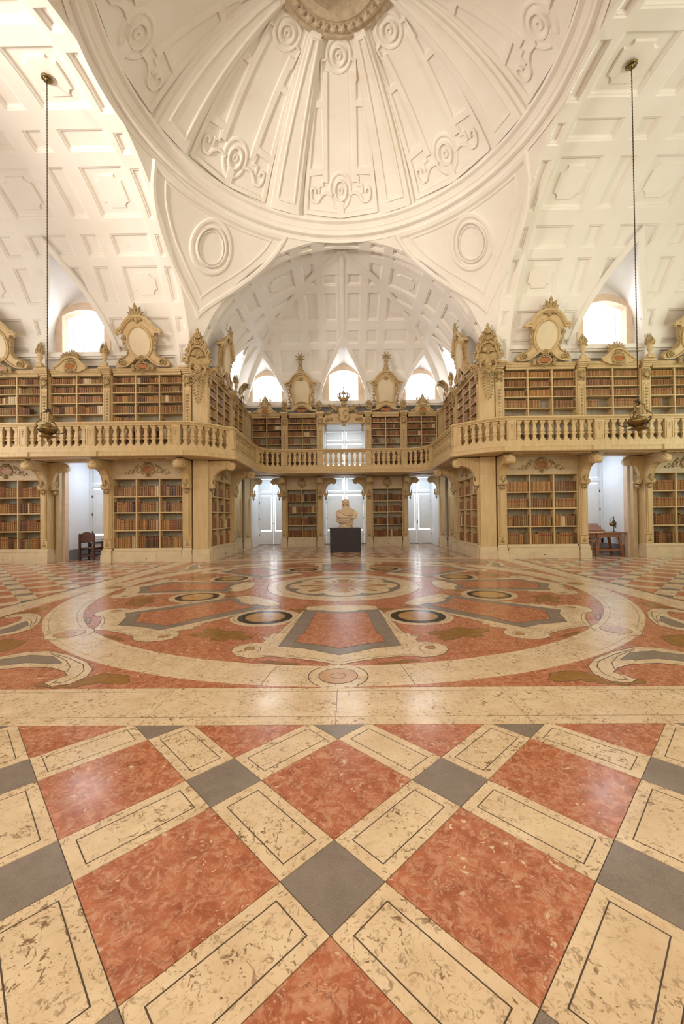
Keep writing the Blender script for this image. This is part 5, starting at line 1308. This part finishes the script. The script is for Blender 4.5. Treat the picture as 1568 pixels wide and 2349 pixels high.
def shield_crest(label, loc):
    E_ = tag(empty('shield_crest', loc), label, 'crest', 'shield crests of the back wall'); E_.rotation_euler = (radians(14), 0, 0); E_.scale = (.97, 1, .98)
    P = [(.80, 0), (.60, .10), (.50, .34), (.52, .70), (.62, .95), (.60, 1.40), (.82, 1.47), (.66, 1.54), (.52, 1.68), (.36, 1.86), (.18, 1.97), (0, 2.0)]
    P = P+[(-p[0], p[1]) for p in P[:-1][::-1]]; P = P+[(-.4, .06), (-.2, .2), (0, .26), (.2, .2), (.4, .06)]
    MB().pxz(P, -.08, .10).build('body', 'cream_wood', E_)
    Q = [(.36, .42), (.38, .8), (.44, 1.1), (.40, 1.45), (.25, 1.66), (0, 1.74)]; Q = Q+[(-p[0], p[1]) for p in Q[:-1][::-1]]+[(-.2, .5), (0, .54), (.2, .5)]
    MB().pxz(Q, -.11, -.07).build('shield_panel', 'oval_panel', E_)
    mb = MB(); mb.tube([(p[0]*1.08, -.10, p[1]) for p in Q], .04, 6, 1.2, True)
    U = [(.90, 1.46), (.78, 1.53), (.64, 1.58), (.52, 1.74), (.36, 1.92), (.18, 2.03), (0, 2.06)]; U = U+[(-p[0], p[1]) for p in U[:-1][::-1]]
    mb.tube([(p[0], -.12, p[1]) for p in catmull(U, 4)], .06, 6, 1.4); mb.tube([(p[0]*.93, -.10, p[1]-.10) for p in catmull(U, 4)], .04, 6, 1.3)
    lo = [(.85, .085), (.5, .09), (.25, .26), (0, .34)]; lo = lo+[(-p[0], p[1]) for p in lo[:-1][::-1]]; mb.tube([(p[0], -.12, p[1]) for p in catmull(lo, 5)], .045, 6, 1.3); mb.build('mouldings', 'cream_wood', E_)
    for s in (-1, 1):
        mb = MB()
        mb.volute(s*.92, .245, .17, 1.7, -s, PI/2, .045, -.10); mb.spray(s*.95, .34, 40, 140, 6, .30, .1, -.08, .06); mb.scroll([(s*.6, 1.4), (s*.66, 1.15), (s*.58, .9), (s*.66, .7), (s*.56, .5), (s*.7, .3), (s*.85, .22)], .05, .03, -.08)
        for q in range(6): mb.leaf(s*.60, .5+.16*q, radians(90-s*70), .16, .09, -.08, .04)
        mb.volute(s*.58, 1.34, .08, 1.4, s, PI/2, .025, -.09); mb.build('side_scroll', 'carving', E_)
    mb = MB(); mb.spray(0, 1.78, 210, 330, 5, .2, .09, -.11, .04); mb.build('head_leaf', 'carving', E_)
    MB().pxz([(.30*cos(2*PI*i/20), .08+.10*sin(2*PI*i/20)) for i in range(20)], -.13, -.08).build('title_plaque', 'plaque_stone', E_)
    mb = MB(); mb.spray(0, 2.04, 20, 160, 7, .3, .1, -.05, .05); mb.lathe([(.14, 2.05), (.16, 2.2), (.1, 2.28), (.13, 2.36), (.06, 2.44), (.1, 2.54), (.11, 2.62), (.05, 2.68)], (0, -.02, 0), 12)
    for i in range(8): mb.leaf(0, 2.80, 2*PI*i/8+PI/8, .30, .075, -.04, .02)
    mb.ball((0, -.04, 2.78), .06, .05, .06); mb.spray(0, 2.35, 30, 150, 5, .18, .07, -.06, .05); mb.build('star_finial', 'carving', E_)
    return E_
shield_crest('shield shaped crest with star finial left of the crown', (-2.25, YB-.04, ZT+.06)); shield_crest('shield shaped crest with star finial right of the crown', (2.25, YB-.04, ZT+.06))
def leaf_crest(label, loc):
    E_ = tag(empty('leaf_crest', loc), label, 'crest', 'small leaf crests of the back wall')
    P = [(.62, 0), (.42, .08), (.25, .28), (0, .38), (-.25, .28), (-.42, .08), (-.62, 0)]
    MB().pxz(P, -.10, .06).build('pediment', 'cream_wood', E_); MB().tube([(p[0], -.11, p[1]+.02) for p in catmull(P, 4)], .045, 6, 1.3).build('pediment_moulding', 'cream_wood', E_)
    mb = MB(); cartouche_relief(mb, 0, .06, .8, -.11, False); mb.build('plaque_cartouche', 'carving', E_)
    MB().pxz([(.2*cos(2*PI*i/18), .06+.09*sin(2*PI*i/18)) for i in range(18)], -.14, -.1).build('title_plaque', 'plaque_stone', E_)
    mb = MB(); mb.leaf(0, .36, PI/2, .62, .2, -.04, .04); mb.spray(0, .46, 10, 170, 7, .38, .12, -.04, .05)
    for s in (-1, 1): mb.volute(s*.26, .70, .08, 1.3, s, -PI/2, .025, -.04); mb.volute(s*.24, .46, .08, 1.3, -s, PI/2, .025, -.04)
    mb.build('leaf_plume', 'carving', E_)
leaf_crest('small leaf plume crest under the left corner window', (-4.23, YB-.06, ZT+.006)); leaf_crest('small leaf plume crest under the right corner window', (4.22, YB-.06, ZT+.006))
for s, nm in ((-1, 'left'), (1, 'right')):
    E_ = tag(empty('curling_crest', (s*5.00, 19.58, ZT+.006), -s*PI/2), 'curling leaf crest on the %s side cornice near the corner window' % nm, 'crest', 'curling leaf crests')
    P = [(.55, 0), (.38, .10), (.2, .3), (0, .36), (-.2, .3), (-.38, .10), (-.55, 0)]
    MB().pxz(P, -.10, .05).build('pediment', 'cream_wood', E_)
    mb = MB()
    for i in range(7):
        x = -.24+.08*i; h_ = .62-.5*abs(x)
        mb.tube([(x*.6, .0, .3), (x, -.06, .3+h_*.6), (x*1.15, -.25, .3+h_*.95), (x*1.2, -.46, .3+h_*.85)], [.05, .06, .055, .02], 6)
    cartouche_relief(mb, 0, .05, .8, -.11, False); mb.build('leaf_plume', 'carving', E_)
    MB().pxz([(.2*cos(2*PI*i/18), .05+.09*sin(2*PI*i/18)) for i in range(18)], -.14, -.1).build('title_plaque', 'plaque_stone', E_)
E_ = tag(empty('royal_crown', (0, YB-.24, 7.53)), 'carved royal crown with cross above the gallery doorway', 'crown'); E_.scale = (1.1, 1.1, 1.08)
mb = MB(); mb.lathe([(.10, 0), (.14, .1), (.09, .2), (.08, .26)], (0, 0, 0), 12); mb.build('stem', 'carving', E_)
mb = MB(); mb.lathe([(.16, .24), (.20, .27), (.22, .33), (.24, .36), (.22, .37), (.19, .36)], (0, 0, 0), 20)
for i in range(8): a = 2*PI*i/8; mb.leaf(.22*cos(a), .36, PI/2, .12, .09, .22*sin(a), .0); mb.ball((.23*cos(a), .23*sin(a), .36), .03, .03, .04, 6, 4)
mb.build('circlet', 'carving', E_)
mb = MB()
for i in range(8):
    a = 2*PI*i/8; mb.tube([(r*cos(a), r*sin(a), z) for r, z in ((.22, .36), (.29, .47), (.28, .57), (.2, .62), (.08, .58), (.02, .64))], [.025, .028, .026, .022, .018, .015], 6)
mb.build('arches', 'carving', E_)
mb = MB(); mb.ball((0, 0, .72), .05, .05, .06, 10, 6); mb.box(-.014, .014, -.014, .014, .76, 1.0); mb.box(-.055, .055, -.012, .012, .87, .90); mb.ball((0, 0, .64), .09, .09, .04); mb.build('orb_and_cross', 'carving', E_)
# ================================================================== HANGING LAMPS
def hanging_lamp(label, x, y, wide):
    E_ = tag(empty('hanging_lamp', (x, y, 3.44)), label, 'lamp', 'brass hanging lamps'); Z = 12.15-3.44
    mb = MB(); mb.tube([(0, 0, .74), (0, 0, Z)], .010, 6)
    for i in range(110): mb.ball((0, 0, .78+(Z-.8)*i/110), .017, .017, .022, 5, 3)
    mb.build('chain', 'iron', E_)
    mb = MB(); mb.tube([(.10*cos(2*PI*i/18), .10*sin(2*PI*i/18), Z-.01) for i in range(18)], .028, 6, 1, True); mb.lathe([(.05, Z-.06), (.06, Z)], (0, 0, 0), 10); mb.build('ceiling_ring', 'brass', E_)
    w = wide
    mb = MB(); mb.lathe([(.001, 0), (.018, .02), (.012, .06), (.03, .08), (.05, .10), (.17*w, .125), (.19*w, .135), (.06, .14), (.09, .17), (.16*w, .23), (.20*w, .28), (.21*w, .32), (.17*w, .345), (.18*w, .36), (.10, .41), (.05, .43), (.06, .45), (.02, .47), (.001, .48)], (0, 0, 0), 24); mb.build('bowl', 'brass', E_)
    for i in range(3):
        a = 2*PI*i/3+.5; mb = MB(); mb.tube([(r*cos(a), r*sin(a), z) for r, z in catmull([(.10, .22), (.24*w, .22), (.33*w, .27), (.34*w, .33), (.29*w, .31)], 4)], .014, 6); mb.build('side_arm', 'iron', E_)
        a = 2*PI*i/3+1.4; mb = MB(); mb.tube([(r*cos(a), r*sin(a), z) for r, z in catmull([(.20*w, .32), (.23*w, .44), (.15*w, .52), (.12, .60), (.13, .66), (.05, .72), (.02, .74)], 4)], .015, 6); mb.ball((.15*w*cos(a), .15*w*sin(a), .52), .03, .03, .035, 6, 4); mb.build('suspension_arm', 'brass', E_)
    mb = MB(); mb.spray(0, .73, 0, 180, 5, .1, .04, 0, .0); mb.ball((0, 0, .74), .05, .05, .025, 8, 4); mb.build('top_leaf', 'iron', E_)
hanging_lamp('brass hanging lamp on a long chain in the left nave', -6.94, 9.5, 1.0); hanging_lamp('brass hanging lamp on a long chain in the right nave', 6.90, 9.5, 1.15)
# ================================================================== PEDESTAL AND BUST
E_ = tag(empty('pedestal', (.03, 18.9, 0)), 'dark cloth covered block pedestal under the bust', 'pedestal')
mb = MB(); mb.box(-.70, .70, -.5, .5, .0, 1.04); mb.build('cloth_cover', 'pedestal_cloth', E_)
mb = MB(); mb.box(-.71, .71, -.51, .51, .96, 1.09); mb.build('top_slab', 'pedestal_cloth', E_)
mb = MB(); nn = 40
LV = [(0, .31, .20, -.02), (.05, .33, .21, -.02), (.10, .29, .19, -.02), (.15, .26, .18, -.03), (.20, .29, .19, -.05), (.26, .35, .22, -.05), (.33, .39, .24, -.04), (.42, .41, .25, -.03), (.52, .41, .25, -.02), (.62, .42, .25, .0), (.70, .40, .24, .02), (.77, .365, .22, .02), (.83, .31, .20, .01), (.88, .235, .17, 0), (.92, .15, .13, -.01), (.97, .095, .095, -.02), (1.02, .085, .09, -.02), (1.06, .08, .085, -.02)]
vs = []
for j, (z, rx, ry, cx) in enumerate(LV):
    for i in range(nn):
        a = 2*PI*i/nn; f = 1+(.055*sin(5*a+z*11)+.03*sin(9*a-z*23))*(1 if .2 < z < .88 else .3)
        vs.append((cx+rx*f*cos(a), ry*f*sin(a), z+.04*cos(a)*(1 if .3 < z < .9 else 0)))
fs = [(j*nn+i, j*nn+(i+1) % nn, (j+1)*nn+(i+1) % nn, (j+1)*nn+i) for j in range(len(LV)-1) for i in range(nn)]+[tuple(range(nn))[::-1], tuple((len(LV)-1)*nn+i for i in range(nn))]
mb.add(vs, fs, True)
hz = 1.17; hx = -.02                                               # head: skull, jaw, brow, eyes, nose, mouth, ears, long parted hair
mb.ball((hx, .0, hz), .108, .128, .155, 22, 14); mb.ball((hx, -.05, hz-.075), .078, .078, .085, 16, 10)
mb.tube([(hx, -.118, hz+.035), (hx, -.148, hz-.030), (hx, -.122, hz-.048)], [.013, .021, .018], 8); mb.ball((hx, -.122, hz-.082), .034, .017, .008, 10, 5); mb.ball((hx, -.118, hz-.099), .029, .018, .009, 10, 5); mb.ball((hx, -.112, hz-.135), .032, .026, .024, 10, 6)
for s in (-1, 1):
    mb.ball((hx+s*.042, -.113, hz+.012), .021, .013, .011, 8, 5); mb.tube([(hx+s*.018, -.122, hz+.038), (hx+s*.045, -.122, hz+.044), (hx+s*.075, -.10, hz+.034)], [.010, .012, .009], 6); mb.ball((hx+s*.058, -.095, hz-.045), .032, .026, .030, 8, 5)
    mb.ball((hx+s*.108, -.005, hz-.01), .016, .028, .036, 8, 5)
    for k_ in range(7):
        y0 = -.075+.032*k_; o = .012*(k_ % 2)
        mb.tube(catmull([(hx+s*.012, y0*.7, hz+.155-abs(y0)*.15), (hx+s*.075, y0, hz+.135), (hx+s*(.122+o), y0+.01, hz+.05), (hx+s*(.118+o), y0+.02, hz-.04), (hx+s*(.138+o), y0+.01, hz-.12), (hx+s*(.118+o), y0+.03, hz-.20), (hx+s*.13, y0+.04, hz-.26)], 4), [.022+.009*sin(i*1.1+k_) for i in range(25)], 7)
for k_ in range(6): mb.tube([(hx-.09+.036*k_, .06, hz+.12), (hx-.11+.044*k_, .12, hz), (hx-.10+.04*k_, .12, hz-.2)], [.035, .04, .035], 7)
mb.tube(catmull([(-.30, 0, .76), (-.40, -.10, .66), (-.32, -.20, .53), (-.15, -.29, .49), (.05, -.31, .50), (.17, -.30, .50)], 4), [.10-.0032*i for i in range(21)], 10)   # arm across the body
mb.tube(catmull([(.32, 0, .74), (.44, -.08, .64), (.40, -.20, .52), (.27, -.28, .47), (.2, -.30, .46)], 4), [.11-.0045*i for i in range(17)], 10)
mb.ball((.20, -.31, .49), .065, .05, .045, 10, 6)
for q in range(5): mb.tube([(.19+.012*q, -.345+.004*q, .525-.018*q), (.235+.006*q, -.365, .51-.018*q), (.26, -.345, .49-.018*q)], [.016, .015, .012], 7)     # fingers closed on the baton
mb.tube([(.10, -.30, .44), (.30, -.32, .455), (.50, -.30, .44)], [.022, .024, .022], 8)
for k_, pts in enumerate(([(-.34, -.10, .78), (-.12, -.23, .68), (.14, -.25, .60), (.40, -.12, .60)], [(-.26, -.13, .82), (-.05, -.21, .75), (.18, -.22, .70), (.38, -.08, .70)], [(-.18, -.13, .87), (.0, -.18, .82), (.17, -.17, .79), (.30, -.08, .79)], [(-.42, -.04, .42), (-.2, -.24, .34), (.05, -.25, .36), (.22, -.22, .44)], [(-.40, -.06, .32), (-.2, -.22, .26), (.0, -.22, .28), (.14, -.2, .36)], [(-.40, -.08, .52), (-.2, -.25, .42), (.02, -.26, .42), (.2, -.24, .47)])):
    mb.tube(catmull(pts, 5), [.03+.02*sin(PI*i/15) for i in range(16)], 8)
mb.tube(catmull([(.16, -.22, .40), (.10, -.22, .28), (.06, -.2, .16), (.10, -.18, .08)], 4), [.05, .055, .05, .045, .04, .04, .04, .045, .05, .055, .055, .05, .045], 8)
for q in range(9): mb.ball((.12+.035*q*.6, -.10+.02*sin(q*2.), .07+.028*q*(1 if q < 5 else .6)), .07, .08, .05, 8, 5)
for q in range(8): mb.ball((-.22+.06*q, -.06, .06), .07, .10, .05, 8, 5)
bust = mb.build('bust', 'terracotta', None); bust.location = (.07, 18.9, 1.097)
rm = bust.modifiers.new('continuous', 'REMESH'); rm.mode = 'VOXEL'; rm.voxel_size = .0075; rm.use_smooth_shade = True
sm_ = bust.modifiers.new('soften', 'SMOOTH'); sm_.factor = .5; sm_.iterations = 2
tag(bust, 'pale stone bust of a draped figure with long hair holding a baton', 'bust')
# ================================================================== FURNITURE IN THE RECESSES
def obox(parent, name, mat, *boxes):
    mb = MB()
    for b in boxes: mb.box(*b)
    return mb.build(name, mat, parent)
E_ = tag(empty('armchair', (-10.12, 16.15, 0), radians(176)), 'dark wooden armchair with rounded back in the left recess', 'chair')
# chair faces +x-ish (towards the table); local +y = back
for x in (-.29, .29):
    obox(E_, 'leg', 'dark_wood', (x-.032, x+.032, -.30, -.236, 0, .68)); obox(E_, 'leg', 'dark_wood', (x-.032, x+.032, .22, .285, 0, 1.02))
    obox(E_, 'armrest', 'dark_wood', (x-.04, x+.04, -.33, .25, .68, .715)); obox(E_, 'side_rail', 'dark_wood', (x-.02, x+.02, -.24, .22, .40, .46), (x-.018, x+.018, -.24, .22, .18, .22))
    m = MB(); m.ball((x, .252, 1.04), .03, .03, .035, 8, 5); m.build('finial', 'dark_wood', E_)
obox(E_, 'seat', 'dark_wood', (-.30, .30, -.30, .25, .45, .49)); obox(E_, 'stretcher', 'dark_wood', (-.26, .26, -.285, -.25, .30, .35)); obox(E_, 'front_rail', 'dark_wood', (-.26, .26, -.29, -.25, .39, .45)); obox(E_, 'stretcher', 'dark_wood', (-.26, .26, .235, .27, .18, .22))
P = [(-.26, .72), (.26, .72), (.26, 1.0), (.2, 1.06), (.1, 1.10), (0, 1.115), (-.1, 1.10), (-.2, 1.06), (-.26, 1.0)]
MB().pxz(P, .235, .265).build('backrest', 'dark_wood', E_)
E_ = tag(empty('reading_table', (-9.22, 16.60, 0)), 'dark wooden table edge beside the armchair', 'table')
obox(E_, 'table_top', 'dark_wood', (-.55, .22, -.40, .40, .79, .83)); obox(E_, 'apron', 'dark_wood', (-.48, .18, -.36, .34, .68, .79))
for x in (-.45, .12):
    for y in (-.33, .29): obox(E_, 'leg', 'dark_wood', (x, x+.06, y, y+.06, 0, .70))
E_ = tag(empty('writing_desk', (10.05, 15.95, 0)), 'long wooden trestle desk in the right recess', 'desk')
obox(E_, 'desk_top', 'red_wood', (-.95, .66, -.40, .40, .865, .90)); dr = obox(E_, 'apron', 'red_wood', (-.42, .50, -.34, .34, .72, .865)); obox(dr, 'drawer', 'red_wood', (-.92, -.42, -.30, .30, .70, .86))
def sleg(x0, x1, y): 
    m = MB(); m.prism([(x0-.045, 0), (x0+.045, 0), (x1+.045, .74), (x1-.045, .74)], lambda p: (p[0], y-.035, p[1]), lambda p: (p[0], y+.035, p[1])); m.build('leg', 'red_wood', E_)
for y in (-.32, .32): sleg(-.45, -.33, y); sleg(.54, .42, y)
obox(E_, 'stretcher', 'red_wood', (-.40, .48, -.335, -.305, .20, .27)); obox(E_, 'stretcher', 'red_wood', (-.40, .48, .305, .335, .20, .27))
E_ = tag(empty('book_rest', (9.68, 15.98, .90)), 'sloping reddish wooden book rest on the writing desk', 'book rest')
MB().pyz([(-.22, 0), (.24, 0), (.24, .34), (.20, .34), (-.22, .06)], -.30, .30).build('slope', 'red_wood', E_); obox(E_, 'ledge', 'red_wood', (-.31, .31, -.26, -.22, 0, .10))
E_ = tag(empty('open_papers', (9.62, 15.66, .90)), 'white papers lying on the writing desk', 'papers')
MB().box(-.28, .22, -.06, .06, 0, .012).build('sheets', 'paper', E_); MB().tube([(.26, 0, .02), (.32, .04, .02)], .02, 8).build('roll', 'paper', E_)
E_ = tag(empty('reading_lamp', (10.42, 15.85, .90)), 'small brass lamp with a globe standing on the writing desk', 'lamp')
mb = MB(); mb.lathe([(.14, 0), (.14, .012), (.05, .025), (.02, .04)], (0, 0, 0), 18); mb.build('base', 'iron', E_)
MB().tube([(0, 0, .03), (0, 0, .62)], .013, 8).build('stem', 'iron', E_)
mb = MB(); mb.ball((-.10, -.02, .32), .085, .085, .085, 14, 8); mb.build('shade_globe', 'brass', E_)
mb = MB(); mb.lathe([(.03, .22), (.08, .28), (.085, .36), (.04, .44), (.02, .46)], (0, 0, 0), 12); mb.ball((.06, 0, .20), .03, .03, .03); mb.build('oil_font', 'iron', E_)
mb = MB(); mb.tube(catmull([(0, 0, .46), (-.05, 0, .55), (-.11, 0, .53), (-.13, 0, .42)], 4), .008, 6); mb.build('hook', 'brass', E_)
E_ = tag(empty('desk_chair', (9.22, 15.45, 0)), 'brown wooden stool edge at the left end of the writing desk', 'stool')
obox(E_, 'seat', 'red_wood', (-.20, .18, -.26, .14, .60, .64)); 
for x in (-.18, .12):
    for y in (-.23, .07): obox(E_, 'leg', 'red_wood', (x, x+.05, y, y+.05, 0, .60))
# ================================================================== BOOKS
def book_geo():
    sec = [(-.5, .10), (-.34, .025), (0, 0), (.34, .025), (.5, .10), (.5, 1), (-.5, 1)]
    vs = [(x, y, 0) for x, y in sec]+[(x, y, 1) for x, y in sec]; n = len(sec)
    fs = [(i, (i+1) % n, n+(i+1) % n, n+i) for i in range(n)]+[tuple(range(n, 2*n))]
    uv = []
    for i in range(n): uv += [(.1*i, 0), (.1*(i+1), 0), (.1*(i+1), 1), (.1*i, 1)]
    return vs, fs, uv+[(.5, .5)]*n
BV, BF, BU = book_geo()
simple('page_edge', (.34, .25, .14), (.44, .34, .2), 20, .7)
proto = {}
for m in LEATHERS:
    me = bpy.data.meshes.new('book'); me.from_pydata(BV, [], BF); me.materials.append(M[m]); me.materials.append(M['page_edge'])
    me.polygons[-1].material_index = 1
    l = me.uv_layers.new(name='UVMap'); l.data.foreach_set('uv', [q for p in BU for q in p]); proto[m] = me
def px(p):
    d = p-CAMP; z = d.dot(fw); return 784+FPX*d.dot(rt)/z, 1174.5-FPX*d.dot(up)/z, z
for b in BOOKS:
    x, y, z = px(b['p']); fac = 1 if abs(b['rz']) < .1 else abs((b['p'].x-CAMX))/z
    b['a'] = b['w']*b['h']/z/z*fac*(1 if 4 < x < 1564 else 0)
    if b['nrow'] > 5 and b['r'] > 4: b['a'] *= .2
order = sorted(range(len(BOOKS)), key=lambda i: -BOOKS[i]['a']); sel = set(order[:300])
ORD = ['first', 'second', 'third', 'fourth', 'fifth', 'sixth', 'seventh', 'eighth', 'ninth', 'tenth', 'eleventh', 'twelfth', 'thirteenth', 'fourteenth', 'fifteenth', 'sixteenth', 'seventeenth', 'eighteenth', 'nineteenth', 'twentieth', 'twenty-first', 'twenty-second', 'twenty-third', 'twenty-fourth']
ROWN = ['top shelf', 'second shelf down', 'third shelf down', 'bottom shelf']
GROUPS = {'lm': 'books right of the armchair', 'rm': 'books left of the desk', 'lf': 'books left of the armchair', 'rf': 'books right of the desk'}
sv = []; sf = []; su = []; smi = []
for i, b in enumerate(BOOKS):
    D = .22
    if i in sel:
        o = bpy.data.objects.new('book', proto[b['m']]); COL.objects.link(o); o.location = b['p']; o.rotation_euler = (0, 0, b['rz']); o.scale = (b['w'], D, b['h'])
        col = {2: ['left column', 'right column'], 3: ['left column', 'middle column', 'right column']}[b['ncol']][b['c']]
        rw = ROWN[b['r']] if b['nrow'] == 4 else ORD[b['r']]+' shelf down'
        tag(o, '%s book, %s from left, %s, %s, %s' % (BNAME[b['m']], ORD[min(b['k'], 23)], rw, col, b['ph'] or 'upper bookcase'), 'book', GROUPS.get(b['cid'], 'books on the shelves'))
    else:
        R_ = Matrix.Translation(b['p']) @ Matrix.Rotation(b['rz'], 4, 'Z'); n0 = len(sv)
        sv += [tuple(R_ @ Vector((v[0]*b['w'], v[1]*D, v[2]*b['h']))) for v in BV]; sf += [tuple(q+n0 for q in f) for f in BF]; su += BU
        mi = LEATHERS.index(b['m']); smi += [mi]*(len(BF)-1)+[len(LEATHERS)]
me = bpy.data.meshes.new('shelved_books'); me.from_pydata(sv, [], sf)
for m in LEATHERS+['page_edge']: me.materials.append(M[m])
me.polygons.foreach_set('material_index', smi); l = me.uv_layers.new(name='UVMap'); l.data.foreach_set('uv', [q for p in su for q in p])
o = bpy.data.objects.new('shelved_books', me); COL.objects.link(o)
tag(o, 'rows of leather bound books filling the farther and upper shelves', 'books', None, 'stuff')
